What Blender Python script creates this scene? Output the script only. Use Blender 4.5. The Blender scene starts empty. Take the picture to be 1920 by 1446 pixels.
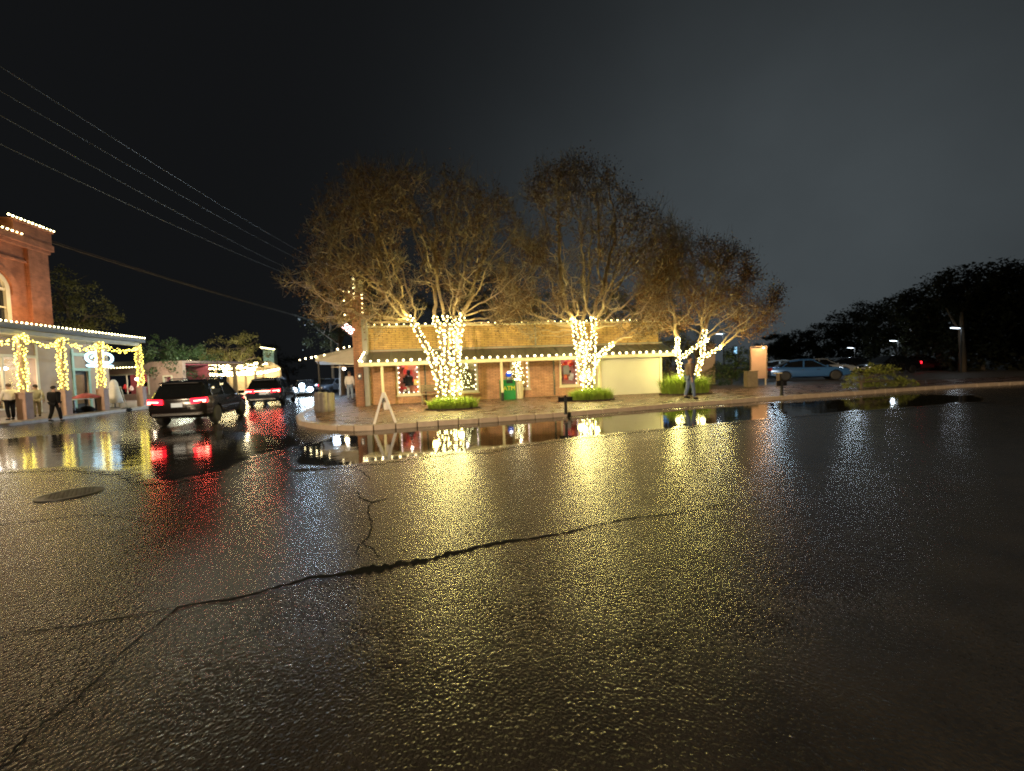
import bpy, bmesh, math, random
from mathutils import Vector, Matrix, Euler, kdtree, noise
random.seed(11)
R = random.random
def U(a, b): return a + (b - a) * R()
C = bpy.context.scene.collection
scene = bpy.context.scene
PI = math.pi

# ------------------------------------------------------------------ camera and the pixel-to-place helpers
F, CX, CY = 750.0, 960.0, 723.0
EYE = Vector((0, 0, 1.6))
PITCH, ROLL = math.atan(29 / 750), math.atan(.038)
r0 = Vector((1, 0, 0)); fw = Vector((0, math.cos(PITCH), -math.sin(PITCH))); u0 = Vector((0, math.sin(PITCH), math.cos(PITCH)))
rv = math.cos(ROLL) * r0 - math.sin(ROLL) * u0
uv = math.sin(ROLL) * r0 + math.cos(ROLL) * u0
def ray(px, py): return fw + rv * ((px - CX) / F) + uv * ((CY - py) / F)
def G(px, py, z=0.0):
    d = ray(px, py); t = (z - EYE.z) / d.z
    return EYE + d * t
def D(px, py, Y):
    d = ray(px, py); return EYE + d * (Y / d.y)
def hor(px): return 694 - .038 * (px - 960)
def XY(px, Y, z=0.0):
    p = D(px, hor(px), Y); return Vector((p.x, Y, z))

cam_d = bpy.data.cameras.new('camera'); cam = bpy.data.objects.new('camera', cam_d); C.objects.link(cam)
cam_d.sensor_width = 36; cam_d.lens = 36 * F / 1920; cam_d.clip_end = 2000; cam_d.clip_start = .05
M3 = Matrix((rv, uv, -fw)).transposed()
cam.matrix_world = Matrix.Translation(EYE) @ M3.to_4x4()
scene.camera = cam

# ------------------------------------------------------------------ tagging
def tag(o, label=None, cat=None, group=None, kind=None):
    if label: o['label'] = label
    if cat: o['category'] = cat
    if group: o['group'] = group
    if kind: o['kind'] = kind
    return o
def thing(name, label, cat, loc=(0, 0, 0), rz=0.0, group=None):
    o = bpy.data.objects.new(name, None); C.objects.link(o)
    o.location = loc; o.rotation_euler = (0, 0, rz); o.empty_display_size = .2
    return tag(o, label, cat, group)
def obj_of(name, me, parent=None, loc=None):
    o = bpy.data.objects.new(name, me); C.objects.link(o)
    if parent is not None: o.parent = parent
    if loc is not None: o.location = loc
    return o
def copy_tree(o, parent=None):
    c = o.copy(); C.objects.link(c)
    if parent is not None: c.parent = parent
    for ch in list(o.children): copy_tree(ch, c)
    return c

# ------------------------------------------------------------------ mesh builder
class MB:
    def __init__(s): s.v = []; s.f = []; s.m = []; s.mi = 0
    def add(s, vs, fs):
        b = len(s.v); s.v.extend([tuple(x) for x in vs])
        for q in fs: s.f.append([b + i for i in q]); s.m.append(s.mi)
        return s
    def box(s, x0, x1, y0, y1, z0, z1):
        return s.add([(x0,y0,z0),(x1,y0,z0),(x1,y1,z0),(x0,y1,z0),(x0,y0,z1),(x1,y0,z1),(x1,y1,z1),(x0,y1,z1)],
              [(3,2,1,0),(4,5,6,7),(0,1,5,4),(1,2,6,5),(2,3,7,6),(3,0,4,7)])
    def obox(s, c, ax, ay, az):
        c = Vector(c); ax = Vector(ax); ay = Vector(ay); az = Vector(az); vs = []
        for k in (-1, 1):
            for (i, j) in ((-1,-1),(1,-1),(1,1),(-1,1)): vs.append(c + ax*i + ay*j + az*k)
        return s.add(vs, [(3,2,1,0),(4,5,6,7),(0,1,5,4),(1,2,6,5),(2,3,7,6),(3,0,4,7)])
    def quad(s, a, b, c, d): return s.add([a, b, c, d], [(0,1,2,3)])
    def tube(s, p0, p1, ra, rb, n=8, cap=True):
        p0 = Vector(p0); p1 = Vector(p1); d = (p1 - p0)
        if d.length < 1e-6: return s
        d.normalize(); a = d.orthogonal().normalized(); b = d.cross(a)
        vs = []
        for p, r in ((p0, ra), (p1, rb)):
            for i in range(n):
                t = 2*PI*i/n; vs.append(p + (a*math.cos(t) + b*math.sin(t))*r)
        fs = [(i, (i+1) % n, n + (i+1) % n, n + i) for i in range(n)]
        if cap: fs += [tuple(range(n))[::-1], tuple(range(n, 2*n))]
        return s.add(vs, fs)
    def path(s, pts, rad, n=6):
        pts = [Vector(p) for p in pts]; rs = rad if isinstance(rad, (list, tuple)) else [rad]*len(pts)
        vs = []; fs = []; up = None
        for i, p in enumerate(pts):
            d = (pts[min(i+1, len(pts)-1)] - pts[max(i-1, 0)]).normalized()
            if up is None: up = d.orthogonal().normalized()
            up = (up - d*up.dot(d)); up = up.normalized() if up.length > 1e-5 else d.orthogonal().normalized()
            b = d.cross(up)
            for k in range(n):
                t = 2*PI*k/n; vs.append(p + (up*math.cos(t) + b*math.sin(t))*rs[i])
        for i in range(len(pts)-1):
            for k in range(n): fs.append((i*n+k, i*n+(k+1) % n, (i+1)*n+(k+1) % n, (i+1)*n+k))
        fs.append(tuple(range(n))[::-1]); fs.append(tuple(range((len(pts)-1)*n, len(pts)*n)))
        return s.add(vs, fs)
    def lathe(s, prof, n=24, axis='z', c=(0,0,0)):
        vs = []; fs = []; c = Vector(c)
        for (r, h) in prof:
            for i in range(n):
                t = 2*PI*i/n; x, y = r*math.cos(t), r*math.sin(t)
                vs.append(c + (Vector((x, y, h)) if axis == 'z' else Vector((h, x, y)) if axis == 'x' else Vector((x, h, y))))
        m = len(prof)
        for j in range(m-1):
            for i in range(n): fs.append((j*n+i, j*n+(i+1) % n, (j+1)*n+(i+1) % n, (j+1)*n+i))
        if prof[0][0] > 1e-4: fs.append(tuple(range(n))[::-1])
        if prof[-1][0] > 1e-4: fs.append(tuple(range((m-1)*n, m*n)))
        return s.add(vs, fs)
    def prism(s, poly, z0, z1):
        n = len(poly)
        vs = [(p[0], p[1], z0) for p in poly] + [(p[0], p[1], z1) for p in poly]
        return s.add(vs, [tuple(range(n))[::-1], tuple(range(n, 2*n))] + [(i, (i+1) % n, n+(i+1) % n, n+i) for i in range(n)])
    def ico(s, c, r, sx=1, sy=1, sz=1):
        t = (1+5**.5)/2; k = r/math.sqrt(1+t*t); c = Vector(c)
        vs = [(-1,t,0),(1,t,0),(-1,-t,0),(1,-t,0),(0,-1,t),(0,1,t),(0,-1,-t),(0,1,-t),(t,0,-1),(t,0,1),(-t,0,-1),(-t,0,1)]
        return s.add([c + Vector((x*k*sx, y*k*sy, z*k*sz)) for x, y, z in vs],
          [(0,11,5),(0,5,1),(0,1,7),(0,7,10),(0,10,11),(1,5,9),(5,11,4),(11,10,2),(10,7,6),(7,1,8),(3,9,4),(3,4,2),(3,2,6),(3,6,8),(3,8,9),(4,9,5),(2,4,11),(6,2,10),(8,6,7),(9,8,1)])
    def ball(s, c, r, sx=1, sy=1, sz=1, nu=12, nv=8):
        c = Vector(c); prof = []
        vs = [c + Vector((0, 0, -r*sz))]; fs = []
        for j in range(1, nv):
            a = -PI/2 + PI*j/nv
            for i in range(nu):
                t = 2*PI*i/nu; vs.append(c + Vector((math.cos(t)*math.cos(a)*r*sx, math.sin(t)*math.cos(a)*r*sy, math.sin(a)*r*sz)))
        vs.append(c + Vector((0, 0, r*sz)))
        for i in range(nu): fs.append((0, 1+(i+1) % nu, 1+i))
        for j in range(nv-2):
            for i in range(nu): fs.append((1+j*nu+i, 1+j*nu+(i+1) % nu, 1+(j+1)*nu+(i+1) % nu, 1+(j+1)*nu+i))
        b = 1+(nv-2)*nu
        for i in range(nu): fs.append((b+i, b+(i+1) % nu, len(vs)-1))
        return s.add(vs, fs)
    def mesh(s, name, mats, smooth=False):
        me = bpy.data.meshes.new(name); me.from_pydata(s.v, [], s.f)
        for m in (mats if isinstance(mats, (list, tuple)) else [mats]): me.materials.append(m)
        if any(s.m): me.polygons.foreach_set('material_index', s.m)
        if smooth: me.polygons.foreach_set('use_smooth', [True]*len(s.f))
        me.update(); return me
    def build(s, name, mats, parent=None, smooth=False, loc=None):
        return obj_of(name, s.mesh(name, mats, smooth), parent, loc)
def bevel(o, w=.01, seg=2):
    m = o.modifiers.new('bevel', 'BEVEL'); m.width = w; m.segments = seg; m.limit_method = 'ANGLE'; return o

# ------------------------------------------------------------------ materials
def nt(name):
    m = bpy.data.materials.new(name); m.use_nodes = True
    t = m.node_tree; b = t.nodes['Principled BSDF']; return m, t, b
def N(t, kind, **kw):
    n = t.nodes.new(kind)
    for k, v in kw.items():
        if k.startswith('i_'): n.inputs[k[2:].replace('_', ' ')].default_value = v
        else: setattr(n, k, v)
    return n
def mat(name, col, rough=.6, metal=0.0, var=.25, vscale=4.0, bump=0.0, bscale=40.0, spec=.5, coat=0.0, emit=0.0):
    m, t, b = nt(name); L = t.links.new
    b.inputs['Roughness'].default_value = rough; b.inputs['Metallic'].default_value = metal
    b.inputs['Specular IOR Level'].default_value = spec; b.inputs['Coat Weight'].default_value = coat
    tc = N(t, 'ShaderNodeTexCoord')
    nz = N(t, 'ShaderNodeTexNoise', i_Scale=vscale, i_Detail=5.0); L(tc.outputs['Object'], nz.inputs['Vector'])
    mx = N(t, 'ShaderNodeMix', data_type='RGBA')
    mx.inputs[6].default_value = (*[c*(1-var) for c in col], 1); mx.inputs[7].default_value = (*[min(1, c*(1+var)) for c in col], 1)
    L(nz.outputs['Fac'], mx.inputs[0]); L(mx.outputs[2], b.inputs['Base Color'])
    if bump:
        n2 = N(t, 'ShaderNodeTexNoise', i_Scale=bscale, i_Detail=4.0); L(tc.outputs['Object'], n2.inputs['Vector'])
        bp = N(t, 'ShaderNodeBump', i_Strength=bump, i_Distance=.02); L(n2.outputs['Fac'], bp.inputs['Height']); L(bp.outputs['Normal'], b.inputs['Normal'])
    if emit:
        L(mx.outputs[2], b.inputs['Emission Color']); b.inputs['Emission Strength'].default_value = emit
    return m
def glow(name, col, s):
    m, t, b = nt(name); t.nodes.remove(b)
    e = N(t, 'ShaderNodeEmission', i_Color=(*col, 1), i_Strength=s)
    t.links.new(e.outputs[0], t.nodes['Material Output'].inputs['Surface']); return m
def brick(name, c1, c2, mortar, bw=.22, bh=.075, axes='xz', rough=.75, bump=.4, ms=.012, wet=0.0, mottle=.3, bdist=.01):
    m, t, b = nt(name); L = t.links.new
    tc = N(t, 'ShaderNodeTexCoord'); sp = N(t, 'ShaderNodeSeparateXYZ'); cb = N(t, 'ShaderNodeCombineXYZ')
    L(tc.outputs['Object'], sp.inputs[0])
    ix = {'x': 'X', 'y': 'Y', 'z': 'Z'}
    if axes == 'box':   # x+y along any vertical face
        ad = N(t, 'ShaderNodeMath', operation='ADD'); L(sp.outputs['X'], ad.inputs[0]); L(sp.outputs['Y'], ad.inputs[1]); L(ad.outputs[0], cb.inputs[0]); L(sp.outputs['Z'], cb.inputs[1])
    else:
        L(sp.outputs[ix[axes[0]]], cb.inputs[0]); L(sp.outputs[ix[axes[1]]], cb.inputs[1])
    br = N(t, 'ShaderNodeTexBrick', offset=.5)
    br.inputs['Color1'].default_value = (*c1, 1); br.inputs['Color2'].default_value = (*c2, 1); br.inputs['Mortar'].default_value = (*mortar, 1)
    br.inputs['Scale'].default_value = 1.0; br.inputs['Mortar Size'].default_value = ms; br.inputs['Mortar Smooth'].default_value = .3
    br.inputs['Brick Width'].default_value = bw; br.inputs['Row Height'].default_value = bh
    L(cb.outputs[0], br.inputs['Vector'])
    nz = N(t, 'ShaderNodeTexNoise', i_Scale=2.3, i_Detail=6.0); L(tc.outputs['Object'], nz.inputs['Vector'])
    mx = N(t, 'ShaderNodeMix', data_type='RGBA', blend_type='MULTIPLY'); mx.inputs[0].default_value = 1.0
    cr = N(t, 'ShaderNodeMapRange', i_From_Min=.3, i_From_Max=.7, i_To_Min=1-mottle, i_To_Max=1+mottle); L(nz.outputs['Fac'], cr.inputs['Value'])
    L(br.outputs['Color'], mx.inputs[6]); L(cr.outputs[0], mx.inputs[7]); L(mx.outputs[2], b.inputs['Base Color'])
    n2 = N(t, 'ShaderNodeTexNoise', i_Scale=60.0, i_Detail=3.0); L(tc.outputs['Object'], n2.inputs['Vector'])
    h = N(t, 'ShaderNodeMath', operation='MULTIPLY_ADD', use_clamp=False); h.inputs[1].default_value = -1.0
    L(br.outputs['Fac'], h.inputs[0]); L(n2.outputs['Fac'], h.inputs[2])
    bp = N(t, 'ShaderNodeBump', i_Strength=bump, i_Distance=bdist); L(h.outputs[0], bp.inputs['Height']); L(bp.outputs['Normal'], b.inputs['Normal'])
    if wet:
        rr = N(t, 'ShaderNodeMapRange', i_From_Min=.35, i_From_Max=.65, i_To_Min=rough*.55, i_To_Max=rough*1.25); L(nz.outputs['Fac'], rr.inputs['Value']); L(rr.outputs[0], b.inputs['Roughness'])
    else: b.inputs['Roughness'].default_value = rough
    return m
def glass(name, tint=(.9, .95, 1), refl=.10):
    m, t, b = nt(name); t.nodes.remove(b); L = t.links.new
    tr = N(t, 'ShaderNodeBsdfTransparent', i_Color=(*tint, 1)); gl = N(t, 'ShaderNodeBsdfGlossy', i_Roughness=.02)
    fr = N(t, 'ShaderNodeFresnel', i_IOR=1.5); mx = N(t, 'ShaderNodeMixShader')
    L(fr.outputs[0], mx.inputs[0]); L(tr.outputs[0], mx.inputs[1]); L(gl.outputs[0], mx.inputs[2]); L(mx.outputs[0], t.nodes['Material Output'].inputs['Surface'])
    return m
def leafmat(name, c1, c2, scale=1.2, trans=.25):
    m, t, b = nt(name); L = t.links.new
    tc = N(t, 'ShaderNodeTexCoord'); nz = N(t, 'ShaderNodeTexNoise', i_Scale=scale, i_Detail=8.0, i_Roughness=.8); L(tc.outputs['Object'], nz.inputs['Vector'])
    rp = N(t, 'ShaderNodeValToRGB'); rp.color_ramp.elements[0].position = .35; rp.color_ramp.elements[1].position = .65
    rp.color_ramp.elements[0].color = (*c1, 1); rp.color_ramp.elements[1].color = (*c2, 1)
    L(nz.outputs['Fac'], rp.inputs[0]); L(rp.outputs[0], b.inputs['Base Color']); b.inputs['Roughness'].default_value = .5
    b.inputs['Specular IOR Level'].default_value = .4
    tl = N(t, 'ShaderNodeBsdfTranslucent'); L(rp.outputs[0], tl.inputs[0])
    mx = N(t, 'ShaderNodeMixShader'); mx.inputs[0].default_value = trans
    L(b.outputs[0], mx.inputs[1]); L(tl.outputs[0], mx.inputs[2]); L(mx.outputs[0], t.nodes['Material Output'].inputs['Surface'])
    return m
def asphalt(name='wet_asphalt', pud=None):
    m, t, b = nt(name); L = t.links.new
    tc = N(t, 'ShaderNodeTexCoord'); co = tc.outputs['Object']
    big = N(t, 'ShaderNodeTexNoise', i_Scale=.28, i_Detail=4.0); L(co, big.inputs['Vector'])
    mid = N(t, 'ShaderNodeTexNoise', i_Scale=2.2, i_Detail=5.0); L(co, mid.inputs['Vector'])
    fine = N(t, 'ShaderNodeTexNoise', i_Scale=37.0, i_Detail=2.5, i_Roughness=.6); L(co, fine.inputs['Vector'])
    vor = N(t, 'ShaderNodeTexVoronoi', i_Scale=56.0); L(co, vor.inputs['Vector'])
    cr = N(t, 'ShaderNodeValToRGB'); cr.color_ramp.elements[0].position = .3; cr.color_ramp.elements[1].position = .7
    cr.color_ramp.elements[0].color = (.012, .011, .010, 1); cr.color_ramp.elements[1].color = (.038, .034, .028, 1)
    ad = N(t, 'ShaderNodeMath', operation='MULTIPLY_ADD'); ad.inputs[1].default_value = .5; L(fine.outputs['Fac'], ad.inputs[0])
    hf = N(t, 'ShaderNodeMath', operation='MULTIPLY'); hf.inputs[1].default_value = .5; L(mid.outputs['Fac'], hf.inputs[0]); L(hf.outputs[0], ad.inputs[2])
    L(ad.outputs[0], cr.inputs[0]); L(cr.outputs[0], b.inputs['Base Color'])
    rr = N(t, 'ShaderNodeMapRange', i_From_Min=.35, i_From_Max=.65, i_To_Min=ROUGH[0], i_To_Max=ROUGH[1]); L(big.outputs['Fac'], rr.inputs['Value']); L(rr.outputs[0], b.inputs['Roughness'])
    b.inputs['IOR'].default_value = 1.5; b.inputs['Specular IOR Level'].default_value = .5
    # aggregate: stones standing proud of the water film
    h1 = N(t, 'ShaderNodeMath', operation='MULTIPLY_ADD'); h1.inputs[1].default_value = -.8; L(vor.outputs['Distance'], h1.inputs[0]); L(fine.outputs['Fac'], h1.inputs[2])
    bp = N(t, 'ShaderNodeBump', i_Strength=BUMP, i_Distance=.012); L(h1.outputs[0], bp.inputs['Height'])
    sy = N(t, 'ShaderNodeSeparateXYZ'); L(co, sy.inputs[0])
    wob = N(t, 'ShaderNodeMath', operation='MULTIPLY_ADD'); wob.inputs[1].default_value = 2.5; L(big.outputs['Fac'], wob.inputs[0]); L(sy.outputs['Y'], wob.inputs[2])
    ly = N(t, 'ShaderNodeMapRange', interpolation_type='SMOOTHSTEP', i_From_Min=3.2, i_From_Max=9.0, i_To_Min=BUMP, i_To_Max=.13); L(wob.outputs[0], ly.inputs['Value']); L(ly.outputs[0], bp.inputs['Strength'])
    b2 = N(t, 'ShaderNodeBump', i_Strength=.12, i_Distance=.05); L(mid.outputs['Fac'], b2.inputs['Height']); L(bp.outputs['Normal'], b2.inputs['Normal'])
    L(b2.outputs['Normal'], b.inputs['Normal'])
    if pud:      # standing water: film deep enough to drown the stones, thinning out toward its margin
        at = N(t, 'ShaderNodeAttribute', attribute_name='wet'); n3 = N(t, 'ShaderNodeTexNoise', i_Scale=2.6, i_Detail=6.0); L(co, n3.inputs['Vector'])
        a1 = N(t, 'ShaderNodeMath', operation='MULTIPLY_ADD'); a1.inputs[1].default_value = pud[2]; a1.inputs[2].default_value = -pud[2]*.5; L(n3.outputs['Fac'], a1.inputs[0])
        a2 = N(t, 'ShaderNodeMath', operation='ADD'); L(a1.outputs[0], a2.inputs[0]); L(at.outputs['Fac'], a2.inputs[1])
        wt = N(t, 'ShaderNodeMapRange', interpolation_type='SMOOTHSTEP', i_From_Min=.22, i_From_Max=.5); L(a2.outputs[0], wt.inputs['Value'])
        def blend(src, tgt, sock):
            q = N(t, 'ShaderNodeMapRange'); L(wt.outputs[0], q.inputs['Value']); q.inputs['To Max'].default_value = tgt
            if src is None: q.inputs['To Min'].default_value = sock.default_value
            else: L(src, q.inputs['To Min'])
            L(q.outputs[0], sock)
        blend(rr.outputs[0], pud[0], b.inputs['Roughness']); blend(ly.outputs[0], .0, bp.inputs['Strength']); blend(None, pud[1], b2.inputs['Strength'])
        mxc = N(t, 'ShaderNodeMix', data_type='RGBA'); L(wt.outputs[0], mxc.inputs[0]); L(cr.outputs[0], mxc.inputs[6]); mxc.inputs[7].default_value = (.016, .014, .012, 1); L(mxc.outputs[2], b.inputs['Base Color'])
    return m
ROUGH, BUMP = (.19, .262), .41
M = {}
M['asphalt'] = asphalt()
def water(name, col, ripple=.02, rough=.03):
    m, t, b = nt(name); L = t.links.new
    tc = N(t, 'ShaderNodeTexCoord'); nz = N(t, 'ShaderNodeTexNoise', i_Scale=3.5, i_Detail=3.0); L(tc.outputs['Object'], nz.inputs['Vector'])
    bp = N(t, 'ShaderNodeBump', i_Strength=ripple, i_Distance=.02); L(nz.outputs['Fac'], bp.inputs['Height']); L(bp.outputs['Normal'], b.inputs['Normal'])
    b.inputs['Base Color'].default_value = (*col, 1); b.inputs['Roughness'].default_value = rough; b.inputs['IOR'].default_value = 1.33; b.inputs['Specular IOR Level'].default_value = .5
    return m
M['puddle'] = asphalt('puddle_water', (.035, .06, .9))
M['puddle_ripple'] = asphalt('rippled_puddle_water', (.085, .12, 1.1))
M['crack'] = mat('crack_gap', (.004, .004, .004), .95, spec=.05)
M['paver'] = brick('wet_brick_paving', (.22, .11, .065), (.13, .07, .045), (.03, .025, .02), .22, .11, 'xy', .34, 1.0, .016, wet=1, mottle=.45, bdist=.03)
M['kerbstone'] = mat('kerb_limestone', (.42, .33, .24), .45, bump=.5, bscale=18, vscale=6)
M['walk'] = mat('left_concrete', (.22, .18, .15), .4, bump=.3, bscale=25)
M['gravel'] = mat('gravel_lot', (.10, .08, .06), .55, bump=.8, bscale=30)
M['brick'] = brick('shop_brick', (.46, .235, .145), (.36, .175, .10), (.15, .10, .07), .30, .078, 'xz', .8)
M['brick_hi'] = brick('parapet_brick', (.46, .29, .105), (.39, .235, .085), (.10, .07, .04), .40, .092, 'xz', .8)
M['brick_box'] = brick('pier_brick', (.34, .15, .085), (.25, .11, .06), (.12, .08, .06), .23, .085, 'box', .8)
M['old_brick'] = brick('old_red_brick', (.40, .14, .065), (.32, .11, .05), (.24, .11, .06), .22, .07, 'box', .85, .3, .008)
M['cream'] = mat('cream_paint', (.62, .56, .40), .5, var=.1)
M['white'] = mat('white_paint', (.78, .76, .70), .45, var=.06)
M['siding'] = mat('white_siding_paint', (.60, .59, .50), .5, var=.08, vscale=1.5)
M['roofing'] = mat('dark_standing_metal', (.085, .088, .075), .4, metal=.3, var=.25, vscale=2)
M['dark_iron'] = mat('dark_iron', (.02, .02, .02), .4, spec=.4)
M['grey_trim'] = mat('grey_trim', (.22, .21, .19), .55)
M['black'] = mat('black_cloth', (.008, .008, .009), .8, spec=.15)
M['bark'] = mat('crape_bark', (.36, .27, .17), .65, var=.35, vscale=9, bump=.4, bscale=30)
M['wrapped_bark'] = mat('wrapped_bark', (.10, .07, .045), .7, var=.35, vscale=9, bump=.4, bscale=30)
M['bark_dark'] = mat('dark_bark', (.10, .075, .05), .85, var=.3, bump=.5, bscale=15)
M['dry_leaf'] = leafmat('dry_leaf', (.085, .04, .018), (.165, .10, .034), 1.5)
M['dry_leaf2'] = leafmat('orange_leaf', (.15, .065, .022), (.26, .14, .045), 1.5)
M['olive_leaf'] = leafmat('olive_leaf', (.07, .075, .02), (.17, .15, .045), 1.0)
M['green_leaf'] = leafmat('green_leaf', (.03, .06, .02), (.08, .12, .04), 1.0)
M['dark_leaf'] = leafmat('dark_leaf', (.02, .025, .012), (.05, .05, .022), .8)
M['bush_leaf'] = leafmat('bush_leaf', (.15, .19, .03), (.32, .33, .08), 2.0)
M['grass'] = leafmat('lily_grass', (.16, .28, .03), (.34, .42, .07), 3, .35)
M['soil'] = mat('bed_soil', (.05, .035, .025), .9, bump=.6)
M['wood'] = mat('weathered_wood', (.20, .15, .10), .7, var=.4, vscale=8, bump=.4)
M['wood_grey'] = mat('grey_log', (.17, .15, .13), .75, var=.4, vscale=7, bump=.6, bscale=14)
M['green_box'] = mat('green_enamel', (.015, .17, .05), .35, var=.1)
M['yellow'] = mat('yellow_letter', (.75, .6, .04), .5, var=.05)
M['steel'] = mat('brushed_steel', (.5, .5, .5), .35, metal=.9)
M['chrome'] = mat('chrome', (.8, .8, .8), .12, metal=1)
M['rubber'] = mat('tyre_rubber', (.012, .012, .012), .6)
M['car_glass'] = mat('tinted_car_glass', (.008, .009, .01), .04, spec=.8)
M['glass'] = glass('window_glass')
M['dark_glass'] = mat('dark_window_glass', (.01, .012, .016), .06, spec=.8)
M['pink'] = mat('pink_plaster', (.42, .28, .22), .7)
M['teal'] = mat('teal_paint', (.22, .38, .32), .5)
M['tan'] = mat('tan_plaster', (.38, .27, .19), .7, vscale=2)
M['red_cloth'] = mat('red_cloth', (.5, .03, .03), .7)
M['orange_cloth'] = mat('orange_card', (.7, .16, .04), .6)
M['white_cloth'] = mat('white_cloth', (.72, .68, .62), .8)
M['pink_cloth'] = mat('pink_canvas', (.45, .10, .12), .7)
M['blue_card'] = mat('blue_card', (.08, .12, .3), .6)
M['gold'] = mat('gold_foil', (.7, .5, .15), .3, metal=.6)
M['plate'] = mat('glowing_plate', (.55, .65, .75), .4, emit=.12)  # plate glows faintly by itself, standing in for lamplight on it
M['plate_dim'] = mat('cream_plate', (.6, .58, .5), .4)
M['wire'] = mat('wire_grey', (.075, .072, .065), .5)
M['cord'] = mat('green_cord', (.02, .03, .02), .6)
WARM = (1.0, .84, .22)
M['tree_bulb'] = glow('tree_bulb_glow', (1.0, .86, .34), 30.0)
M['globe'] = glow('globe_bulb_glow', (1.0, .80, .42), 14.0)
M['globe_dim'] = glow('roof_globe_glow', (1.0, .84, .40), 9.0)
M['pavilion_bulb'] = glow('pavilion_bulb_glow', (1.0, .82, .42), 26.0)
M['fairy'] = glow('fairy_light_glow', (1.0, .80, .12), 10.0)
M['fairy_hot'] = glow('cornice_light_glow', (1.0, .88, .42), 16.0)
M['win_bulb'] = glow('window_bulb_glow', (1.0, .72, .62), 7.0)
M['tail'] = glow('tail_lamp_red', (1.0, .012, .025), 6.0)
M['tail_hot'] = glow('tail_lamp_core', (1.0, .14, .09), 40.0)
M['head'] = glow('head_lamp', (.70, .86, 1.0), 90.0)
M['head_dim'] = glow('head_lamp_dim', (1.0, .82, .55), .8)
M['neon'] = glow('white_blue_neon', (.55, .82, 1.0), 3.2)
M['neon_red'] = glow('pink_white_neon', (1.0, .55, .55), 9.0)
M['blue_lamp'] = glow('blue_screen', (.15, .45, 1.0), 1.2)
M['blue_deep'] = glow('deep_blue_screen', (.03, .12, .75), 1.0)
M['cool_lamp'] = glow('cool_lamp', (.75, .88, 1.0), 6.0)
M['white_lamp'] = glow('white_lamp', (1.0, .93, .8), 10.0)
M['peach_lamp'] = glow('peach_lamp', (1.0, .72, .42), 45.0)
M['room'] = mat('lit_room_wall', (.55, .45, .30), .8)

# ------------------------------------------------------------------ sky
w = bpy.data.worlds.new('World'); scene.world = w; w.use_nodes = True
t = w.node_tree; t.nodes.clear(); L = t.links.new
out = N(t, 'ShaderNodeOutputWorld')
sky = N(t, 'ShaderNodeTexSky', sky_type='NISHITA', sun_disc=False, sun_elevation=math.radians(-12), sun_rotation=math.radians(50))
bg1 = N(t, 'ShaderNodeBackground', i_Strength=.05); L(sky.outputs[0], bg1.inputs[0])
tc = N(t, 'ShaderNodeTexCoord'); nrm = N(t, 'ShaderNodeVectorMath', operation='NORMALIZE'); L(tc.outputs['Generated'], nrm.inputs[0])
dt = N(t, 'ShaderNodeVectorMath', operation='DOT_PRODUCT'); g = ray(1520, 600).normalized(); dt.inputs[1].default_value = g; L(nrm.outputs[0], dt.inputs[0])
mr = N(t, 'ShaderNodeMapRange', i_From_Min=0.0, i_From_Max=1.0, i_To_Min=0.0, i_To_Max=1.0); L(dt.outputs['Value'], mr.inputs['Value'])
pw = N(t, 'ShaderNodeMath', operation='POWER'); pw.inputs[1].default_value = 5.2; L(mr.outputs[0], pw.inputs[0])
nz = N(t, 'ShaderNodeTexNoise', i_Scale=1.7, i_Detail=6.0); L(nrm.outputs[0], nz.inputs['Vector'])
cl = N(t, 'ShaderNodeMapRange', i_From_Min=.3, i_From_Max=.7, i_To_Min=.70, i_To_Max=1.25); L(nz.outputs['Fac'], cl.inputs['Value'])
mu = N(t, 'ShaderNodeMath', operation='MULTIPLY'); L(pw.outputs[0], mu.inputs[0]); L(cl.outputs[0], mu.inputs[1])
mx = N(t, 'ShaderNodeMix', data_type='RGBA'); mx.clamp_factor = False
mx.inputs[6].default_value = (.0060, .0065, .0072, 1); mx.inputs[7].default_value = (.056, .067, .073, 1)
L(mu.outputs[0], mx.inputs[0])
bg2 = N(t, 'ShaderNodeBackground', i_Strength=1.0); L(mx.outputs[2], bg2.inputs[0])
ads = N(t, 'ShaderNodeAddShader'); L(bg1.outputs[0], ads.inputs[0]); L(bg2.outputs[0], ads.inputs[1]); L(ads.outputs[0], out.inputs[0])
scene.view_settings.view_transform = 'Standard'; scene.view_settings.look = 'None'; scene.view_settings.exposure = 0; scene.view_settings.gamma = 1
cy = scene.cycles
cy.use_denoising = True; cy.denoising_prefilter = 'NONE'; cy.use_adaptive_sampling = False; cy.filter_width = 1.9; cy.max_bounces = 6; cy.diffuse_bounces = 3; cy.glossy_bounces = 4; cy.transparent_max_bounces = 12
cy.caustics_reflective = False; cy.caustics_refractive = False; cy.sample_clamp_indirect = 4.0; cy.sample_clamp_direct = 12.0; cy.use_light_tree = True; cy.blur_glossy = .5

def lamp(name, loc, energy, col, size=.1, spot=None):
    l = bpy.data.lights.new(name, 'SPOT' if spot else 'POINT'); l.energy = energy; l.color = col; l.shadow_soft_size = size
    o = bpy.data.objects.new(name, l); C.objects.link(o); o.location = loc
    if spot:
        l.spot_size = math.radians(spot[1]); l.spot_blend = .6 if spot[1] < 120 else .04
        d = Vector(spot[0]) - Vector(loc); o.rotation_euler = d.to_track_quat('-Z', 'Y').to_euler()
    return o

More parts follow.
